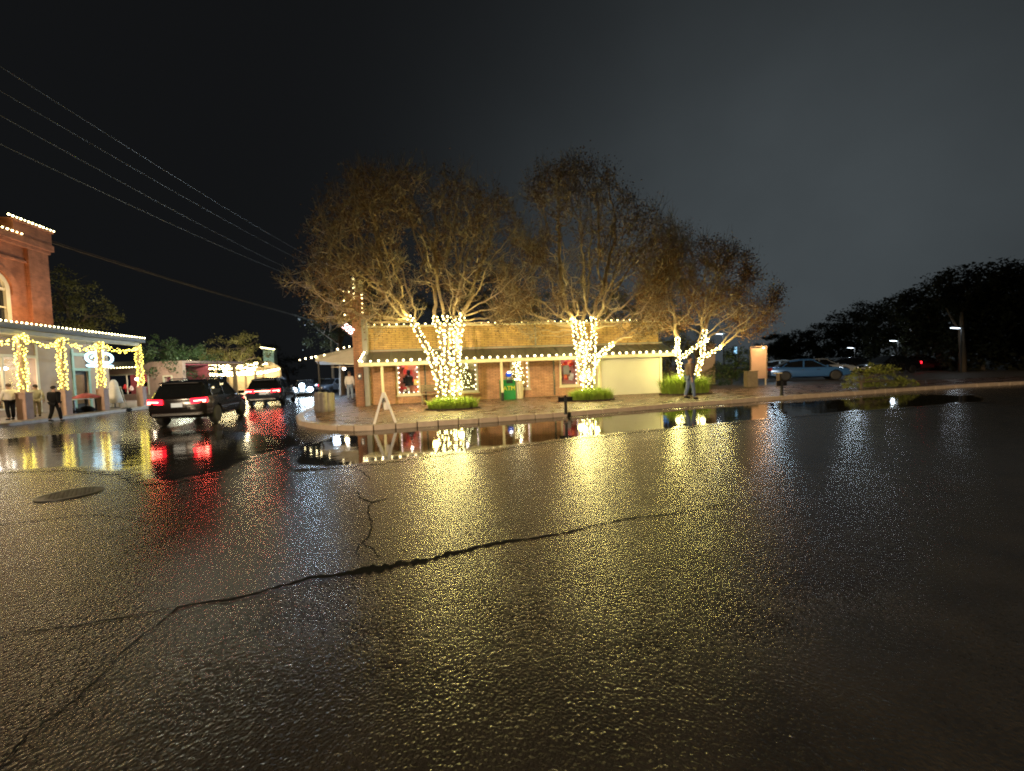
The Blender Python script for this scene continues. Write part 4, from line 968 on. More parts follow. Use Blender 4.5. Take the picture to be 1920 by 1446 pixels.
# rooms behind the glass
mb = MB(); mb.box(-9, xe, YF+3, YF+3.2, .15, 4.3); mb.box(-9, xe, YF+.31, YF+3, 4.0, 4.1); mb.box(xe-.25, xe, YF+.301, YF+10, .15, 4.39); mb.box(s1+.6, s1+.7, YF+.31, YF+3, .15, 4); mb.build('interior_walls', M['room'], ob)
rnd = random.Random(4)
for i in range(22):
    x = rnd.uniform(s0+.2, s1-.15) if i < 16 else rnd.uniform(d0, d1); mb = MB(); z = rnd.choice((.8, 1.3, 1.8)); h = rnd.uniform(.15, .4); y = YF+rnd.uniform(.7, 2.4)
    if i % 2: mb.box(x-.14, x+.14, y, y+.2, z, z+h)
    else: mb.lathe([(.05,z),(.15,z+.04),(.1,z+h*.6),(.03,z+h)], 10, 'z', (x, y, 0))
    mb.build('goods', M[cols[i % 8]], ob)
for i in range(3):
    mb = MB(); mb.box(s0+.2, s1-.1, YF+.6, YF+2.5, .78+i*.5-.03, .78+i*.5); mb.build('goods_shelf', M['wood'], ob)
for i, x in enumerate((s0+.8, s1-1.3, s1-.5, (d0+d1)/2)):
    mb = MB(); mb.ball((x, YF+1.1, 2.75+.1*(i % 2)), .14, 1.4, 1.4, .7); mb.build('ceiling_lamp', M['white_lamp'], ob, True)
    lamp('shop_room_lamp', pw_(x, YF+1.1, 2.5), 75 if i < 3 else 50, (1, .8, .6), .12)
# porch
ZP = 4.55
xq = pcol(272, -.25)
mb = MB(); mb.add([(-9,-.35,ZP),(xq,-.35,ZP),(xq,YF,ZP+.45),(-9,YF,ZP+.45),(-9,-.35,ZP-.06),(xq,-.35,ZP-.06),(xq,YF,ZP+.39),(-9,YF,ZP+.39)], [(0,1,2,3),(7,6,5,4),(0,4,5,1),(1,5,6,2)]); mb.build('porch_roof', M['roofing'], ob)
mb = MB(); mb.box(-9, xq, -.40, -.352, ZP-.2, ZP+.05); mb.box(xq+.002, xq+.05, -.40, YF, ZP-.2, ZP+.03); mb.build('porch_fascia', M['grey_trim'], ob)
mb = MB(); mb.box(-9, xq, -.1, .08, ZP-.42, ZP-.2); mb.box(-9, xq-.1, .081, YF-.01, ZP-.2, ZP-.14); mb.build('porch_soffit', M['cream'], ob)
posts = [pcol(x, 0) for x in (-50, 44, 119, 191, 264)]
for i, x in enumerate(posts):
    mb = MB(); mb.box(x-.19, x+.19, -.19, .19, .14, 1.35); mb.box(x-.215, x+.215, -.215, .215, 1.351, 1.42); bd = bevel(mb.build('post_plinth', M['pink'], ob), .015)
    mb = MB(); mb.box(x-.08, x+.08, -.08, .08, 1.421, ZP-.42); bevel(mb.build('porch_post', M['tan'], ob), .012)
# lights on the porch
pts = line_pts(pw_(-9, -.42, ZP+.10), pw_(xq, -.42, ZP+.10), .235)
light_string('row of bulbs along the porch roof edge of the old brick building', pts, 'fairy_hot', .045, None, pts)
pts = line_pts(pw_(-9, YF-.38, zc+.02), pw_(pcol(66, YF-.4), YF-.38, zc+.02), .26)
light_string('row of bulbs along the brick cornice beneath the corner pedestal', pts, 'fairy_hot', .05, None, pts)
pts = line_pts(pw_(pcol(44, YF-.4), YF-.40, zt+.17), pw_(xc+.3, YF-.40, zt+.17), .22)
light_string('short row of bulbs on top of the brick corner pedestal', pts, 'fairy_hot', .05, None, pts)
wl = ['fairy lights wound round the first porch post at the frame edge', 'fairy lights wound round the porch post behind the pale dressed shopper', 'fairy lights wound round the porch post beside the black walker', 'fairy lights wound round the porch post before the blue emblem sign', 'fairy lights wound round the last porch post at the porch end']
for i, x in enumerate(posts):
    if i == 0: continue
    pts = []
    for q in range(100):
        z = 1.5+(ZP-.5-1.5)*q/99; an = q*2.4+U(-.6, .6); r = .16+U(-.03, .05); pts.append(pw_(x+r*math.cos(an), r*math.sin(an), z+U(-.03, .03)))
    light_string(wl[i], pts, 'fairy', .03, 'fairy lights wound round the porch posts', pts, cordr=.006)
gl_ = ['fairy light garland swagged before the lit shop window', 'fairy light garland swagged beside the tan wall strip', 'fairy light garland swagged before the teal framed door', 'fairy light garland swagged over the dark porch end']
for i in range(4):
    a, b = posts[i], posts[i+1]; pts = []
    base_l = line_pts(pw_(a, -.15, ZP-.45), pw_(b, -.15, ZP-.45), .045, .42)
    pts = [p+Vector((U(-.1, .1), U(-.1, .1), U(-.12, .12))) for p in base_l][:90]
    light_string(gl_[i], pts, 'fairy', .028, 'fairy light garlands along the porch', base_l, cordr=.02)
# emblem sign under the porch
pe = pw_(pcol(191, 1.2), 1.2, pz(191, 672, 1.2))
es = thing('emblem_sign', 'glowing white blue looped emblem sign with underline hanging under the porch', 'lit sign', pe, PRZ)
es_s = (pcol(217, 1.2)-pcol(163, 1.2))/2
def arcpath(cx, cz, rx, rz, a0, a1, n=18): return [(cx+rx*math.cos(a0+(a1-a0)*i/n), 0, cz+rz*math.sin(a0+(a1-a0)*i/n)) for i in range(n+1)]
k = es_s
mb = MB(); mb.path(arcpath(-.45*k, .02, .45*k, .30, PI*.12, PI*1.9), .075, 8); mb.path(arcpath(-.38*k, .0, .18*k, .12, -PI*.4, PI*1.1), .045, 8); mb.build('loop', M['neon'], es, True)
mb = MB(); mb.path(arcpath(.45*k, .02, .45*k, .30, PI*.88, -PI*.9), .075, 8); mb.path(arcpath(.22*k, .2, .16*k, .14, PI*1.5, PI*.2), .05, 8); mb.build('loop', M['neon'], es, True)
mb = MB(); mb.path(arcpath(.02*k, .42, .20*k, .15, 0, 2*PI), .05, 8); mb.build('crest', M['neon'], es, True)
mb = MB(); mb.path([(-.9*k,0,-.46),(-.8*k,0,-.475),(.8*k,0,-.475),(.9*k,0,-.46)], [.05,.085,.085,.05], 8); mb.build('underline', M['neon'], es, True)
mb = MB(); mb.box(-.95*k, .95*k, .12, .14, -.05, .02); mb.box(-.7*k, .7*k, .12, .14, .6, .66); mb.tube((-.6*k,.13,-.4), (-.6*k,.13,.6), .012, .012, 5); mb.tube((.6*k,.13,-.4), (.6*k,.13,.6), .012, .012, 5); mb.tube((-.6*k,.14,.66), (-.6*k,.14,1.3), .012, .012, 5); mb.tube((.6*k,.14,.66), (.6*k,.14,1.3), .012, .012, 5); mb.build('backing', M['dark_iron'], es)
lamp('porch_lamp', pw_(posts[1]-.6, 1.2, ZP-.55), 280, (1, .82, .5), .15)
mb = MB(); mb.ball((0,0,0), .13, 1.6, 1.6, .6); pl = thing('porch_light', 'bright white lamp on the porch ceiling of the brick building', 'lamp', pw_(posts[1]-.6, 1.0, ZP-.32)); mb.build('diffuser', M['white_lamp'], pl, True)
mb = MB(); mb.lathe([(.16,.05),(.2,.08),(.2,.11),(0,.11)], 14); mb.build('mount', M['steel'], pl)

# stall goods by the porch
q = pw_(pcol(160, .1), .35, .15)
tb = thing('stall_table', 'long low table of dark goods between the porch posts', 'table', q, PRZ)
mb = MB(); mb.box(-.9, .75, -.3, .3, .72, .76); bevel(mb.build('tabletop', M['white_cloth'], tb), .01)
for x in (-.8, .65):
    for y in (-.24, .24):
        mb = MB(); mb.box(x-.03, x+.03, y-.03, y+.03, 0, .719); mb.build('leg', M['dark_iron'], tb)
q2 = [(-.5, .0, .32, .3), (.15, -.05, .36, .34), (.45, .1, .25, .28), (-.15, .12, .28, .25)]
lb = ['largest black bag slumped under the stall table', 'black bag under the middle of the stall table', 'small black bag under the stall table end', 'black bag at the back under the stall table']
for i, (x, y, r, h) in enumerate(q2):
    b_ = pw_(pcol(160, .1)+x*1.3, .3+y, .15); o = thing('bag', lb[i], 'bag', b_, PRZ); mb = MB()
    mb.lathe([(r*.7,0),(r,.06),(r*.95,h*.5),(r*.5,h*.9),(0,h)], 14); mb.build('sack', M['black'], o, True)
    mb = MB(); mb.path([(-.06,0,h*.95),(-.05,0,h+.06),(.05,0,h+.06),(.06,0,h*.95)], .012, 5); mb.build('handle', M['dark_iron'], o)
q = pw_(pcol(168, .3), .5, .92)
um = thing('pink_parasol', 'low pink parasol open over the stall table', 'parasol', q)
mb = MB(); mb.lathe([(0,.30),(.15,.27),(.42,.16),(.62,.02),(.60,.0),(.40,.13),(0,.24)], 16); mb.build('canopy', M['pink_cloth'], um)
mb = MB(); mb.tube((0,0,-.16), (0,0,.34), .015, .015, 6); mb.build('pole', M['wood'], um)
q = pw_(pcol(213, 1.0), 1.0, .15)
ds = thing('dress_stand', 'pale draped clothes stand under the porch end', 'clothes stand', q)
mb = MB(); mb.lathe([(.42,.3),(.36,.7),(.25,1.2),(.2,1.6),(.12,1.75),(.05,1.8)], 14); mb.build('drape', M['white_cloth'], ds, True)
mb = MB(); mb.tube((0,0,0), (0,0,.5), .03, .03, 6); mb.lathe([(.25,0),(.25,.03),(0,.04)], 12); mb.build('base_pole', M['dark_iron'], ds)
q = pw_(pcol(228, 1.0), 1.1, .15)
ds = thing('wooden_rack', 'pale wooden A shaped rack before the pink lit shop', 'rack', q, PRZ)
for s in (-1, 1):
    mb = MB(); mb.tube((s*.3,-.1,0), (s*.05,0,1.35), .03, .03, 6); mb.tube((s*.3,.3,0), (s*.05,.1,1.35), .03, .03, 6); mb.build('leg', M['cream'], ds)
mb = MB(); mb.box(-.25, .25, -.02, .0, .55, .6); mb.build('rail', M['cream'], ds)
p = G(236, 771)
sk = thing('dark_sack', 'dark sack lying in the gutter by the porch end', 'sack', p, PRZ); mb = MB(); mb.lathe([(.28,0),(.36,.05),(.3,.14),(.12,.2),(0,.21)], 14); o = mb.build('sack_body', M['black'], sk, True); o.scale = (1.2, .7, 1)
mb = MB(); mb.tube((.35,0,.14), (.46,0,.18), .05, .02, 8); mb.build('tied_neck', M['black'], sk)

# ------------------------------------------------------------------ further buildings of the street
q = XY(262, 37, 0); pk = thing('pink_shop', 'low pink plaster shop with glowing window past the porch', 'shop building', q, PRZ-PI/2-.35)
xA, xB = -4.2, 4.6
mb = MB(); wall_panel(mb, xA, xB, .1, 3.6, 0, .3, [(-3.6, .9, .7, 2.5), (2.6, 3.4, .8, 2.2)]); mb.box(xA, xB, .301, 7, 3.4, 3.6); mb.build('wall', M['pink'], pk)
mb = MB(); mb.add([(xA-.3,-1.2,3.1),(1.6,-1.2,3.1),(1.6,.0,3.75),(xA-.3,.0,3.75),(xA-.3,-1.2,3.02),(1.6,-1.2,3.02)], [(0,1,2,3),(0,4,5,1)]); mb.build('awning_roof', M['roofing'], pk)
mb = MB(); mb.box(xA, xB, 2.6, 2.7, .1, 3.3); mb.box(xA, xB, .31, 2.6, 3.2, 3.3); mb.build('back_room', M['pink_cloth'], pk)
mb = MB(); mb.box(-3.7, -3.58, -.05, .05, .6, 2.6); mb.box(.88, 1.0, -.05, .05, .6, 2.6); mb.box(-3.58, .88, -.05, .05, 2.48, 2.6); mb.box(-1.4, -1.32, -.03, .05, .7, 2.48); mb.build('window', M['cream'], pk)
mb = MB(); mb.box(2.5, 2.62, -.05, .05, .7, 2.3); mb.box(3.38, 3.5, -.05, .05, .7, 2.3); mb.box(2.62, 3.38, -.05, .05, 2.18, 2.3); mb.build('window', M['cream'], pk)
for i in range(10):
    mb = MB(); x = -3.4+i*.42; z = U(.8, 1.6); mb.lathe([(.1,z),(.2,z+.1),(.12,z+.4),(.03,z+.5)], 10, 'z', (x, U(.8, 1.8), 0)); mb.build('goods', M[cols[(i*5) % 8]], pk)
mb = MB(); mb.ball((-1.2, .9, 2.1), .24, 1.4, 1, .6); mb.build('ceiling_lamp', M['white_lamp'], pk, True)
mw = Matrix.Translation(q) @ Matrix.Rotation(PRZ-PI/2-.35, 4, 'Z')
lamp('pink_shop_lamp', mw @ Vector((-1.2, .9, 1.7)), 130, (1, .72, .6), .15)
lamp('pink_shop_lamp', mw @ Vector((2.9, -1.4, 2.7)), 60, (1, .78, .55), .1)
pts = line_pts(mw @ Vector((xA-.2, -1.24, 3.14)), mw @ Vector((1.5, -1.24, 3.14)), .3)
light_string('row of bulbs along the awning of the pink shop', pts, 'fairy_hot', .05, None, pts)

# glowing restaurant porch
q = XY(452, 52, 0); rs_ = thing('restaurant_pavilion', 'open timber pavilion glowing with masses of bulbs down the street', 'pavilion', q, PRZ-PI/2-.2)
mb = MB(); mb.add([(-3.8,-3,3.0),(3.8,-3,3.0),(3.8,0,4.0),(-3.8,0,4.0),(3.8,3,3.0),(-3.8,3,3.0)], [(0,1,2,3),(3,2,4,5)]); mb.build('roof', M['wood'], rs_)
for x in (-3.6, -1.2, 1.2, 3.6):
    for y in (-2.8, 2.8): mb = MB(); mb.box(x-.1, x+.1, y-.1, y+.1, .05, 3.05); mb.build('post', M['wood'], rs_)
mb = MB(); mb.box(-3.6, 3.6, 2.9, 3.0, .1, 2.9); mb.build('back_wall', M['room'], rs_)
mw = Matrix.Translation(q) @ Matrix.Rotation(PRZ-PI/2-.2, 4, 'Z')
lamp('pavilion_lamp', mw @ Vector((0, 0, 2.6)), 500, (1, .8, .45), .3)
rl = ['lower front row of bulbs on the glowing pavilion', 'upper front row of bulbs on the glowing pavilion', 'bulb row under the glowing pavilion ridge', 'back bulb row inside the glowing pavilion', 'zigzag bulb row inside the glowing pavilion', 'bulb row swagged above the glowing pavilion roof']
for i, (a, b, sag) in enumerate((((-3.8,-3.1,2.9),(3.8,-3.1,2.9),.5), ((-3.8,-3,3.1),(3.8,-3,3.1),.0), ((-3.8,-.5,3.7),(3.8,-.5,3.7),.3), ((-3.7,2,3.0),(3.7,2,3.0),.6), ((-3.8,-3,2.6),(3.8,2,2.9),.4), ((-4.2,-3.2,4.3),(4.2,-3.2,3.6),.5))):
    pts = [mw @ p for p in line_pts(a, b, .15, sag, .10)]
    light_string(rl[i], pts, 'pavilion_bulb', .10, 'bulb rows on the pavilion', pts, cordr=.01)
q = XY(506, 62, 0); tw_ = thing('lit_tower', 'narrow pale green lit tower with a bright line of bulbs on top', 'tower', q, .2)
mb = MB(); mb.box(-.75, .75, 0, 1.4, .05, 6.2); bevel(mb.build('shaft', mat('pale_green_board', (.35, .46, .38), .6, var=.5, vscale=2.2), tw_), .03)
mb = MB(); mb.box(-.85, .85, -.1, 1.5, 6.202, 6.4); mb.build('cap', M['grey_trim'], tw_)
pts = [Matrix.Translation(q) @ Matrix.Rotation(.2, 4, 'Z') @ Vector((-1+i*.11, -.2, 6.55-i*.02)) for i in range(19)]
light_string('bright line of bulbs across the top of the lit tower', pts, 'fairy_hot', .07)
lamp('tower_lamp', q+Vector((.3, -2.2, 2.6)), 260, (.8, 1, .85), .15)

# ------------------------------------------------------------------ vehicles
def loft(mb, rings, cap=True):
    n = len(rings[0]); vs = [p for r in rings for p in r]; fs = []
    for j in range(len(rings)-1):
        for i in range(n-1): fs.append((j*n+i, j*n+i+1, (j+1)*n+i+1, (j+1)*n+i))
        fs.append((j*n+n-1, j*n, (j+1)*n, (j+1)*n+n-1))
    if cap: fs.append(tuple(range(n))); fs.append(tuple(range((len(rings)-1)*n, len(rings)*n))[::-1])
    mb.add(vs, fs)
def eval_mesh(o):
    bpy.context.view_layer.update(); dg = bpy.context.evaluated_depsgraph_get(); return bpy.data.meshes.new_from_object(o.evaluated_get(dg))
def make_car(kind, paint, tail, head, label, plate='plate', cat='car', name='parked_car', detail=True):
    th = thing(name, label, cat)
    if kind == 'suv':
        low = [(-2.34,.46,.98,.78),(-2.27,.36,1.06,.88),(-1.95,.28,1.10,.93),(-1.0,.26,1.08,.945),(0,.26,1.06,.95),(1.0,.26,1.03,.945),(1.5,.27,.99,.93),(2.0,.30,.92,.88),(2.25,.36,.82,.80),(2.34,.45,.68,.68)]
        top = [(-2.28,1.04,.85,.80),(-1.88,1.60,.86,.64),(-1.2,1.68,.87,.66),(0,1.69,.87,.67),(.38,1.64,.86,.65),(1.28,1.0,.82,.76)]; wy, wr = (-1.42, 1.45), .36
        roof_i = (1, 5); pill = [(-1.55, -1.75), (-.55, -.6), (.28, .95)]
    else:
        low = [(-2.28,.42,.86,.74),(-2.2,.34,.93,.84),(-1.8,.26,.96,.89),(-1.0,.22,.92,.91),(0,.21,.89,.915),(1.0,.21,.88,.91),(1.5,.23,.84,.89),(2.0,.27,.76,.84),(2.22,.33,.66,.74),(2.3,.4,.56,.62)]
        top = [(-1.95,.92,.78,.70),(-1.1,1.34,.79,.56),(-.5,1.43,.80,.58),(.1,1.43,.80,.58),(.35,1.38,.79,.57),(1.35,.86,.76,.70)]; wy, wr = (-1.36, 1.4), .325
        roof_i = (1, 5); pill = [(-1.25, -1.55), (-.3, -.35), (.28, .95)]
    mb = MB(); rings = []
    for (y, zb, zt, w) in low:
        h = zt-zb; half = [(w*.82,zb),(w*.97,zb+h*.12),(w,zb+h*.45),(w*.985,zb+h*.75),(w*.93,zt-.02),(w*.80,zt+.015)]
        rings.append([(x, y, z) for x, z in half]+[(0, y, zt+.03)]+[(-x, y, z) for x, z in half[::-1]])
    loft(mb, rings)
    body = mb.build('body', paint, th, True)
    bm = bmesh.new(); bm.from_mesh(body.data); bmesh.ops.recalc_face_normals(bm, faces=bm.faces[:]); bm.to_mesh(body.data); bm.free()
    cut = MB()
    for y in wy:
        for s in (-1, 1): cut.lathe([(wr*1.14, s*.62), (wr*1.14, s*1.3)] if s > 0 else [(wr*1.14, -1.3), (wr*1.14, -.62)], 28, 'x', (0, y, wr))
    co = cut.build('cutter', paint)
    bm = bmesh.new(); bm.from_mesh(co.data); bmesh.ops.recalc_face_normals(bm, faces=bm.faces[:]); bm.to_mesh(co.data); bm.free()
    bo = body.modifiers.new('b', 'BOOLEAN'); bo.operation = 'DIFFERENCE'; bo.object = co; bo.solver = 'EXACT'
    me = eval_mesh(body); body.modifiers.clear(); body.data = me; bpy.data.objects.remove(co)
    body.data.set_sharp_from_angle(angle=math.radians(38)) if hasattr(body.data, 'set_sharp_from_angle') else None
    belt = lambda y: [l for l in low if l[0] <= y][-1][2]
    def ring(y, zt, wb, wt, off=0.0, zb=None):
        zb = belt(max(y, low[0][0]))-.05 if zb is None else zb
        half = [(wb+off, min(zb, zt-.01)), (wt+.05+off, max(zt-.10, zb)), (wt-.04+off, zt+off*.8)]
        return [(x, y, z) for x, z in half]+[(0, y, zt+.015+off)]+[(-x, y, z) for x, z in half[::-1]]
    mb = MB(); loft(mb, [ring(*t_) for t_ in top]); mb.build('windows', M['car_glass'], th)
    # roof skin
    mb = MB(); rr = []
    for (y, zt, wb, wt) in top[roof_i[0]:roof_i[1]]:
        rr.append([(wt+.055, y, zt-.085), (wt-.035, y, zt+.012), (0, y, zt+.03), (-(wt-.035), y, zt+.012), (-(wt+.055), y, zt-.085), (0, y, zt-.10)])
    loft(mb, rr); mb.build('roof', paint, th)
    def side(y):   # glasshouse half widths at y
        for a, b in zip(top, top[1:]):
            if a[0] <= y <= b[0]:
                f = (y-a[0])/(b[0]-a[0]); return [a[k]+(b[k]-a[k])*f for k in range(1, 4)]
        return top[-1][1:]
    for (yt, yb) in pill:
        for s in (-1, 1):
            mb = MB(); zt, wb, wt = side(yt); zt2, wb2, wt2 = side(max(min(yb, 1.2), top[0][0]+.05))
            mb.obox(((s*(wt+.055)+s*(wb2+.01))/2, (yt+yb)/2, (zt-.09+belt(yb)-.02)/2), Vector((s*(wt+.055-wb2-.01), yt-yb, zt-.09-belt(yb)+.02))/2, (0, .045, 0), (.014, 0, 0)); mb.build('pillar', paint, th)
    for y in wy:
        for s in (-1, 1):
            x0 = s*(low[4][3]-.13)
            mb = MB(); mb.lathe([(wr*.62, -.10), (wr*.92, -.105), (wr, -.07), (wr, .07), (wr*.92, .105), (wr*.62, .10)], 28, 'x', (0, 0, 0)); wh = mb.build('wheel', M['rubber'], th, True, (x0, y, wr))
            mb = MB(); mb.lathe([(wr*.63, -.02), (wr*.66, .095), (wr*.60, .095), (wr*.58, .03)] if s > 0 else [(wr*.63, .02), (wr*.66, -.095), (wr*.60, -.095), (wr*.58, -.03)], 28, 'x')
            for k in range(5):
                an = k*2*PI/5; dv = Vector((0, math.cos(an), math.sin(an))); mb.obox(dv*wr*.33+Vector((s*.06, 0, 0)), dv*wr*.3, Vector((0, -dv.z, dv.y))*.035, (.015, 0, 0))
            mb.lathe([(.06, .03), (.06, .085), (0, .09)] if s > 0 else [(.06, -.03), (.06, -.085), (0, -.09)], 12, 'x'); mb.build('rim', M['steel'], wh)
    yr = low[0][0]; yf = low[-1][0]; zr = low[1][2]
    suv = kind == 'suv'
    for s in (-1, 1):
        mb = MB(); w1 = low[1][3]
        mb.obox((s*(w1-.22), yr+.04, zr-.13), Vector((s*.24, .055, .012)), Vector((0, .05, 0)), Vector((0, 0, .095))); tl = bevel(mb.build('tail_lamp', M[tail[0]], th), .02)
        mb = MB(); mb.obox((s*(w1-.18), yr-.014, zr-.13), Vector((s*.17, .043, .01)), Vector((0, .012, 0)), Vector((0, 0, .017))); mb.obox((s*(w1-.055), yr+.0, zr-.155), Vector((s*.04, .012, 0)), Vector((0, .012, 0)), Vector((0, 0, .04))); mb.build('lamp_core', M[tail[1]], tl)
        mb = MB(); wf_ = low[-2][3]; zf = low[-2][2]
        mb.obox((s*(wf_-.16), yf-.10, zf-.10), Vector((s*.16, -.07, .015)), Vector((0, .06, 0)), Vector((0, 0, .06))); bevel(mb.build('headlight', M[head], th), .015)
        mb = MB(); ym = .95 if suv else .9; mb.obox((s*(low[5][3]+.08), ym, low[5][2]+.06), (.10, 0, 0), (0, .05, 0), (0, 0, .07)); mb.tube((s*(low[5][3]-.08), ym, low[5][2]-.01), (s*(low[5][3]+.04), ym, low[5][2]+.04), .025, .025, 6); bevel(mb.build('mirror', paint, th), .02)
    if tail[0] == 'tail' and name == 'bar_lamp_car':
        mb = MB(); mb.box(-.62, .62, yr-.03, yr+.02, zr-.15, zr-.115); mb.build('lamp_bar', M[tail[1]], th)
    mb = MB(); mb.box(-.17, .17, yr-.035, yr-.01, zr-.34 if suv else .62, zr-.19 if suv else .77); mb.build('rear_plate', M[plate], th)
    mb = MB(); mb.box(-.17, .17, yf-.02, yf+.02, .44, .57); mb.build('front_plate', M['plate_dim'], th)
    mb = MB(); mb.box(-.76, .76, yr-.03, yr+.12, .42, .52); mb.box(-.7, .7, yf-.14, yf+.012, .34, .42); bevel(mb.build('bumper', M['dark_iron'], th), .02)
    mb = MB(); mb.box(-.66, .66, yr-.045, yr-.031, .43, .465); mb.build('bumper_trim', M['chrome'], th)
    if suv:
        mb = MB(); mb.obox((0, -1.98, 1.60), (.60, 0, 0), (0, .14, .02), (0, .0, .02)); bevel(mb.build('spoiler', paint, th), .01)
        for s in (-1, 1): mb = MB(); mb.path([(s*.56,-1.5,1.70),(s*.57,-1.2,1.745),(s*.57,.0,1.755),(s*.56,.3,1.68)], .018, 6); mb.build('roof_rail', M['chrome'], th)
    for s in (-1, 1):
        for y in ((-.5, .35) if suv else (-.4, .45)):
            mb = MB(); mb.obox((s*(low[4][3]+.004), y, low[4][2]-.16), (.014, 0, 0), (0, .09, 0), (0, 0, .014)); mb.build('door_handle', M['chrome'], th)
    return th
def paint(n, c, r=.22): return mat(n, c, r, .25, var=.05, coat=.8)
def place(o, px, Y, dx, dy, z=0.0):
    p = XY(px, Y, z); o.location = p; o.rotation_euler = (0, 0, math.atan2(-dx, dy)); return o
c = make_car('suv', paint('black_car_paint', (.012, .010, .010)), ('tail', 'tail_hot'), 'head_dim', 'dark SUV braking with red tail lamps on the wet street', 'plate', 'car', 'dark_suv')
rc = Vector((-12.05, 14.35, 0)); hd = Vector((-.30, .954, 0)).normalized(); c.location = rc+hd*2.34; c.rotation_euler = (0, 0, math.atan2(-hd.x, hd.y))
c = make_car('suv', paint('blue_grey_paint', (.03, .04, .06)), ('tail', 'tail_hot'), 'head_dim', 'second SUV further off with a full width red light bar', 'plate', 'car', 'bar_lamp_car')
place(c, 511, 25.5, -.3, .95)
c = make_car('sedan', paint('dark_sedan_paint', (.02, .025, .03)), ('tail', 'tail'), 'head', 'oncoming car with dazzling white blue headlights', 'plate_dim', 'car', 'oncoming_car')
place(c, 572, 36, .35, -.93)
for x in (-.62, 0, .62):
    mb = MB(); mb.ball((x, 2.36, .62 if x else .95), .22, 1, .4, 1); mb.build('driving_lamp', M['head'], c, True)
c = make_car('sedan', paint('blue_paint', (.05, .16, .42)), ('tail', 'tail'), 'head_dim', 'bright blue sedan parked beside the lit notice board', 'plate_dim', 'car', 'blue_sedan'); blue = c
for ch in list(c.children):
    if ch.name.startswith('tail_lamp'):
        ch.data = ch.data.copy(); ch.data.materials[0] = M['red_cloth']
        for k in ch.children: k.data = k.data.copy(); k.data.materials[0] = M['red_cloth']
place(c, 1512, 27.5, .92, -.40, .15)
def recolour(src, label, pm, px, Y, dx, dy, z=.15, name=None):
    o = copy_tree(src); old = src.children[0].data.materials[0]
    o['label'] = label
    if name: o.name = name
    for ch in o.children:
        if ch.data.materials and ch.data.materials[0] == old:
            ch.data = ch.data.copy(); ch.data.materials[0] = pm
    place(o, px, Y, dx, dy, z); o['group'] = 'cars parked in the lot'; return o
blue['group'] = 'cars parked in the lot'
recolour(blue, 'pale silver car parked just behind the blue sedan', paint('silver_paint', (.35, .45, .55)), 1468, 32.5, .9, -.42)
recolour(blue, 'white car parked behind the blue sedan bonnet', paint('white_car_paint', (.5, .52, .52)), 1540, 35, .9, -.42)
recolour(blue, 'dark car parked behind the olive bush', paint('dark_car_paint', (.02, .02, .022)), 1600, 36, .9, -.42)
c2 = recolour(blue, 'black car in the lot showing one red tail lamp', paint('black_lot_paint', (.012, .012, .014)), 1664, 33, -.98, -.15)
for ch in c2.children:
    if ch.name.startswith('tail_lamp'):
        ch.data = ch.data.copy(); ch.data.materials[0] = M['tail']
        for k in ch.children: k.data = k.data.copy(); k.data.materials[0] = M['tail']
recolour(blue, 'light grey car at the back of the lot beneath a lamp', paint('light_grey_paint', (.38, .40, .42)), 1575, 41, .9, -.42)
recolour(blue, 'maroon car parked nearest the big dark trees', paint('maroon_paint', (.12, .02, .03)), 1720, 36, .9, -.42)
s1_ = recolour(blue, 'grey car parked up the cross street beside the awning', paint('grey_car_paint', (.10, .12, .15)), 622, 42, -.2, -.97, 0.0); s1_['group'] = 'cars parked up the cross street'
s2_ = recolour(blue, 'pale car parked further up the cross street', paint('pale_car_paint', (.3, .36, .42)), 606, 52, -.2, -.97, 0.0); s2_['group'] = 'cars parked up the cross street'

lamp('added_tree_fill', XY(345, 33, 4.2), 1500, (.95, 1, .75), .3)  # fill lights added to brighten the street trees, no fixtures stand here
lamp('added_tree_fill', XY(150, 37, 6.0), 350, (1, .85, .55), .3)
lamp('added_tree_fill', XY(455, 44, 4.0), 1500, (1, .85, .5), .3)
lamp('headlight_beam', XY(575, 33, .9), 2200, (.6, .8, 1), .25)
lamp('added_side_street_fill', XY(625, 38, 4.5), 1100, (.6, .78, 1), .3)  # unseen fill added to lift the dim cross street
# lot lamps and lit panels
def lot_lamp(px, py, Y, label, s=1.0, e=40):
    p = D(px, py, Y); b_ = Vector((p.x+.5, p.y, .1)); o = thing('lot_lamp', label, 'street lamp', b_, 0, 'lamps over the lot')
    h = p.z-.1
    mb = MB(); mb.tube((0,0,0), (0,0,h+.1), .06, .045, 8); mb.build('pole', M['dark_iron'], o)
    mb = MB(); mb.obox((-.35,0,h+.07), (.42,0,-.04), (0,.12,0), (0,0,.035)); mb.build('head', M['steel'], o)
    mb = MB(); mb.obox((-.45,0,h+.02), (.28*s,0,-.03), (0,.10,0), (0,0,.012)); mb.build('lens', M['cool_lamp'], o)
    lamp('lot_lamp_light', (p.x, p.y, p.z-.15), e, (.8, .9, 1), .15)
lot_lamp(1790, 616, 30, 'tallest lot lamp shining on pale bark under the big dark trees', 1, 9)
lot_lamp(1674, 640, 38, 'lot lamp above the car with the red tail lamp', 1, 30)
lot_lamp(1594, 653, 44, 'lot lamp above the dark car behind the bush', 1, 30)
lot_lamp(1345, 627, 33, 'lot lamp glimpsed through the forked tree branches', 1.2, 40)
lamp('added_lot_fill', XY(1600, 36, 4.2), 75, (.7, .85, 1), .3)  # soft fill added over the parked cars, separate from the pole lamps
lamp('added_lot_fill', XY(1452, 30, 3.6), 90, (.55, .78, 1), .3)
p = D(1804, 628, 30.6); o = thing('pale_trunk', 'pale bare tree trunk lit by the tallest lot lamp', 'tree', (p.x, p.y, .1))
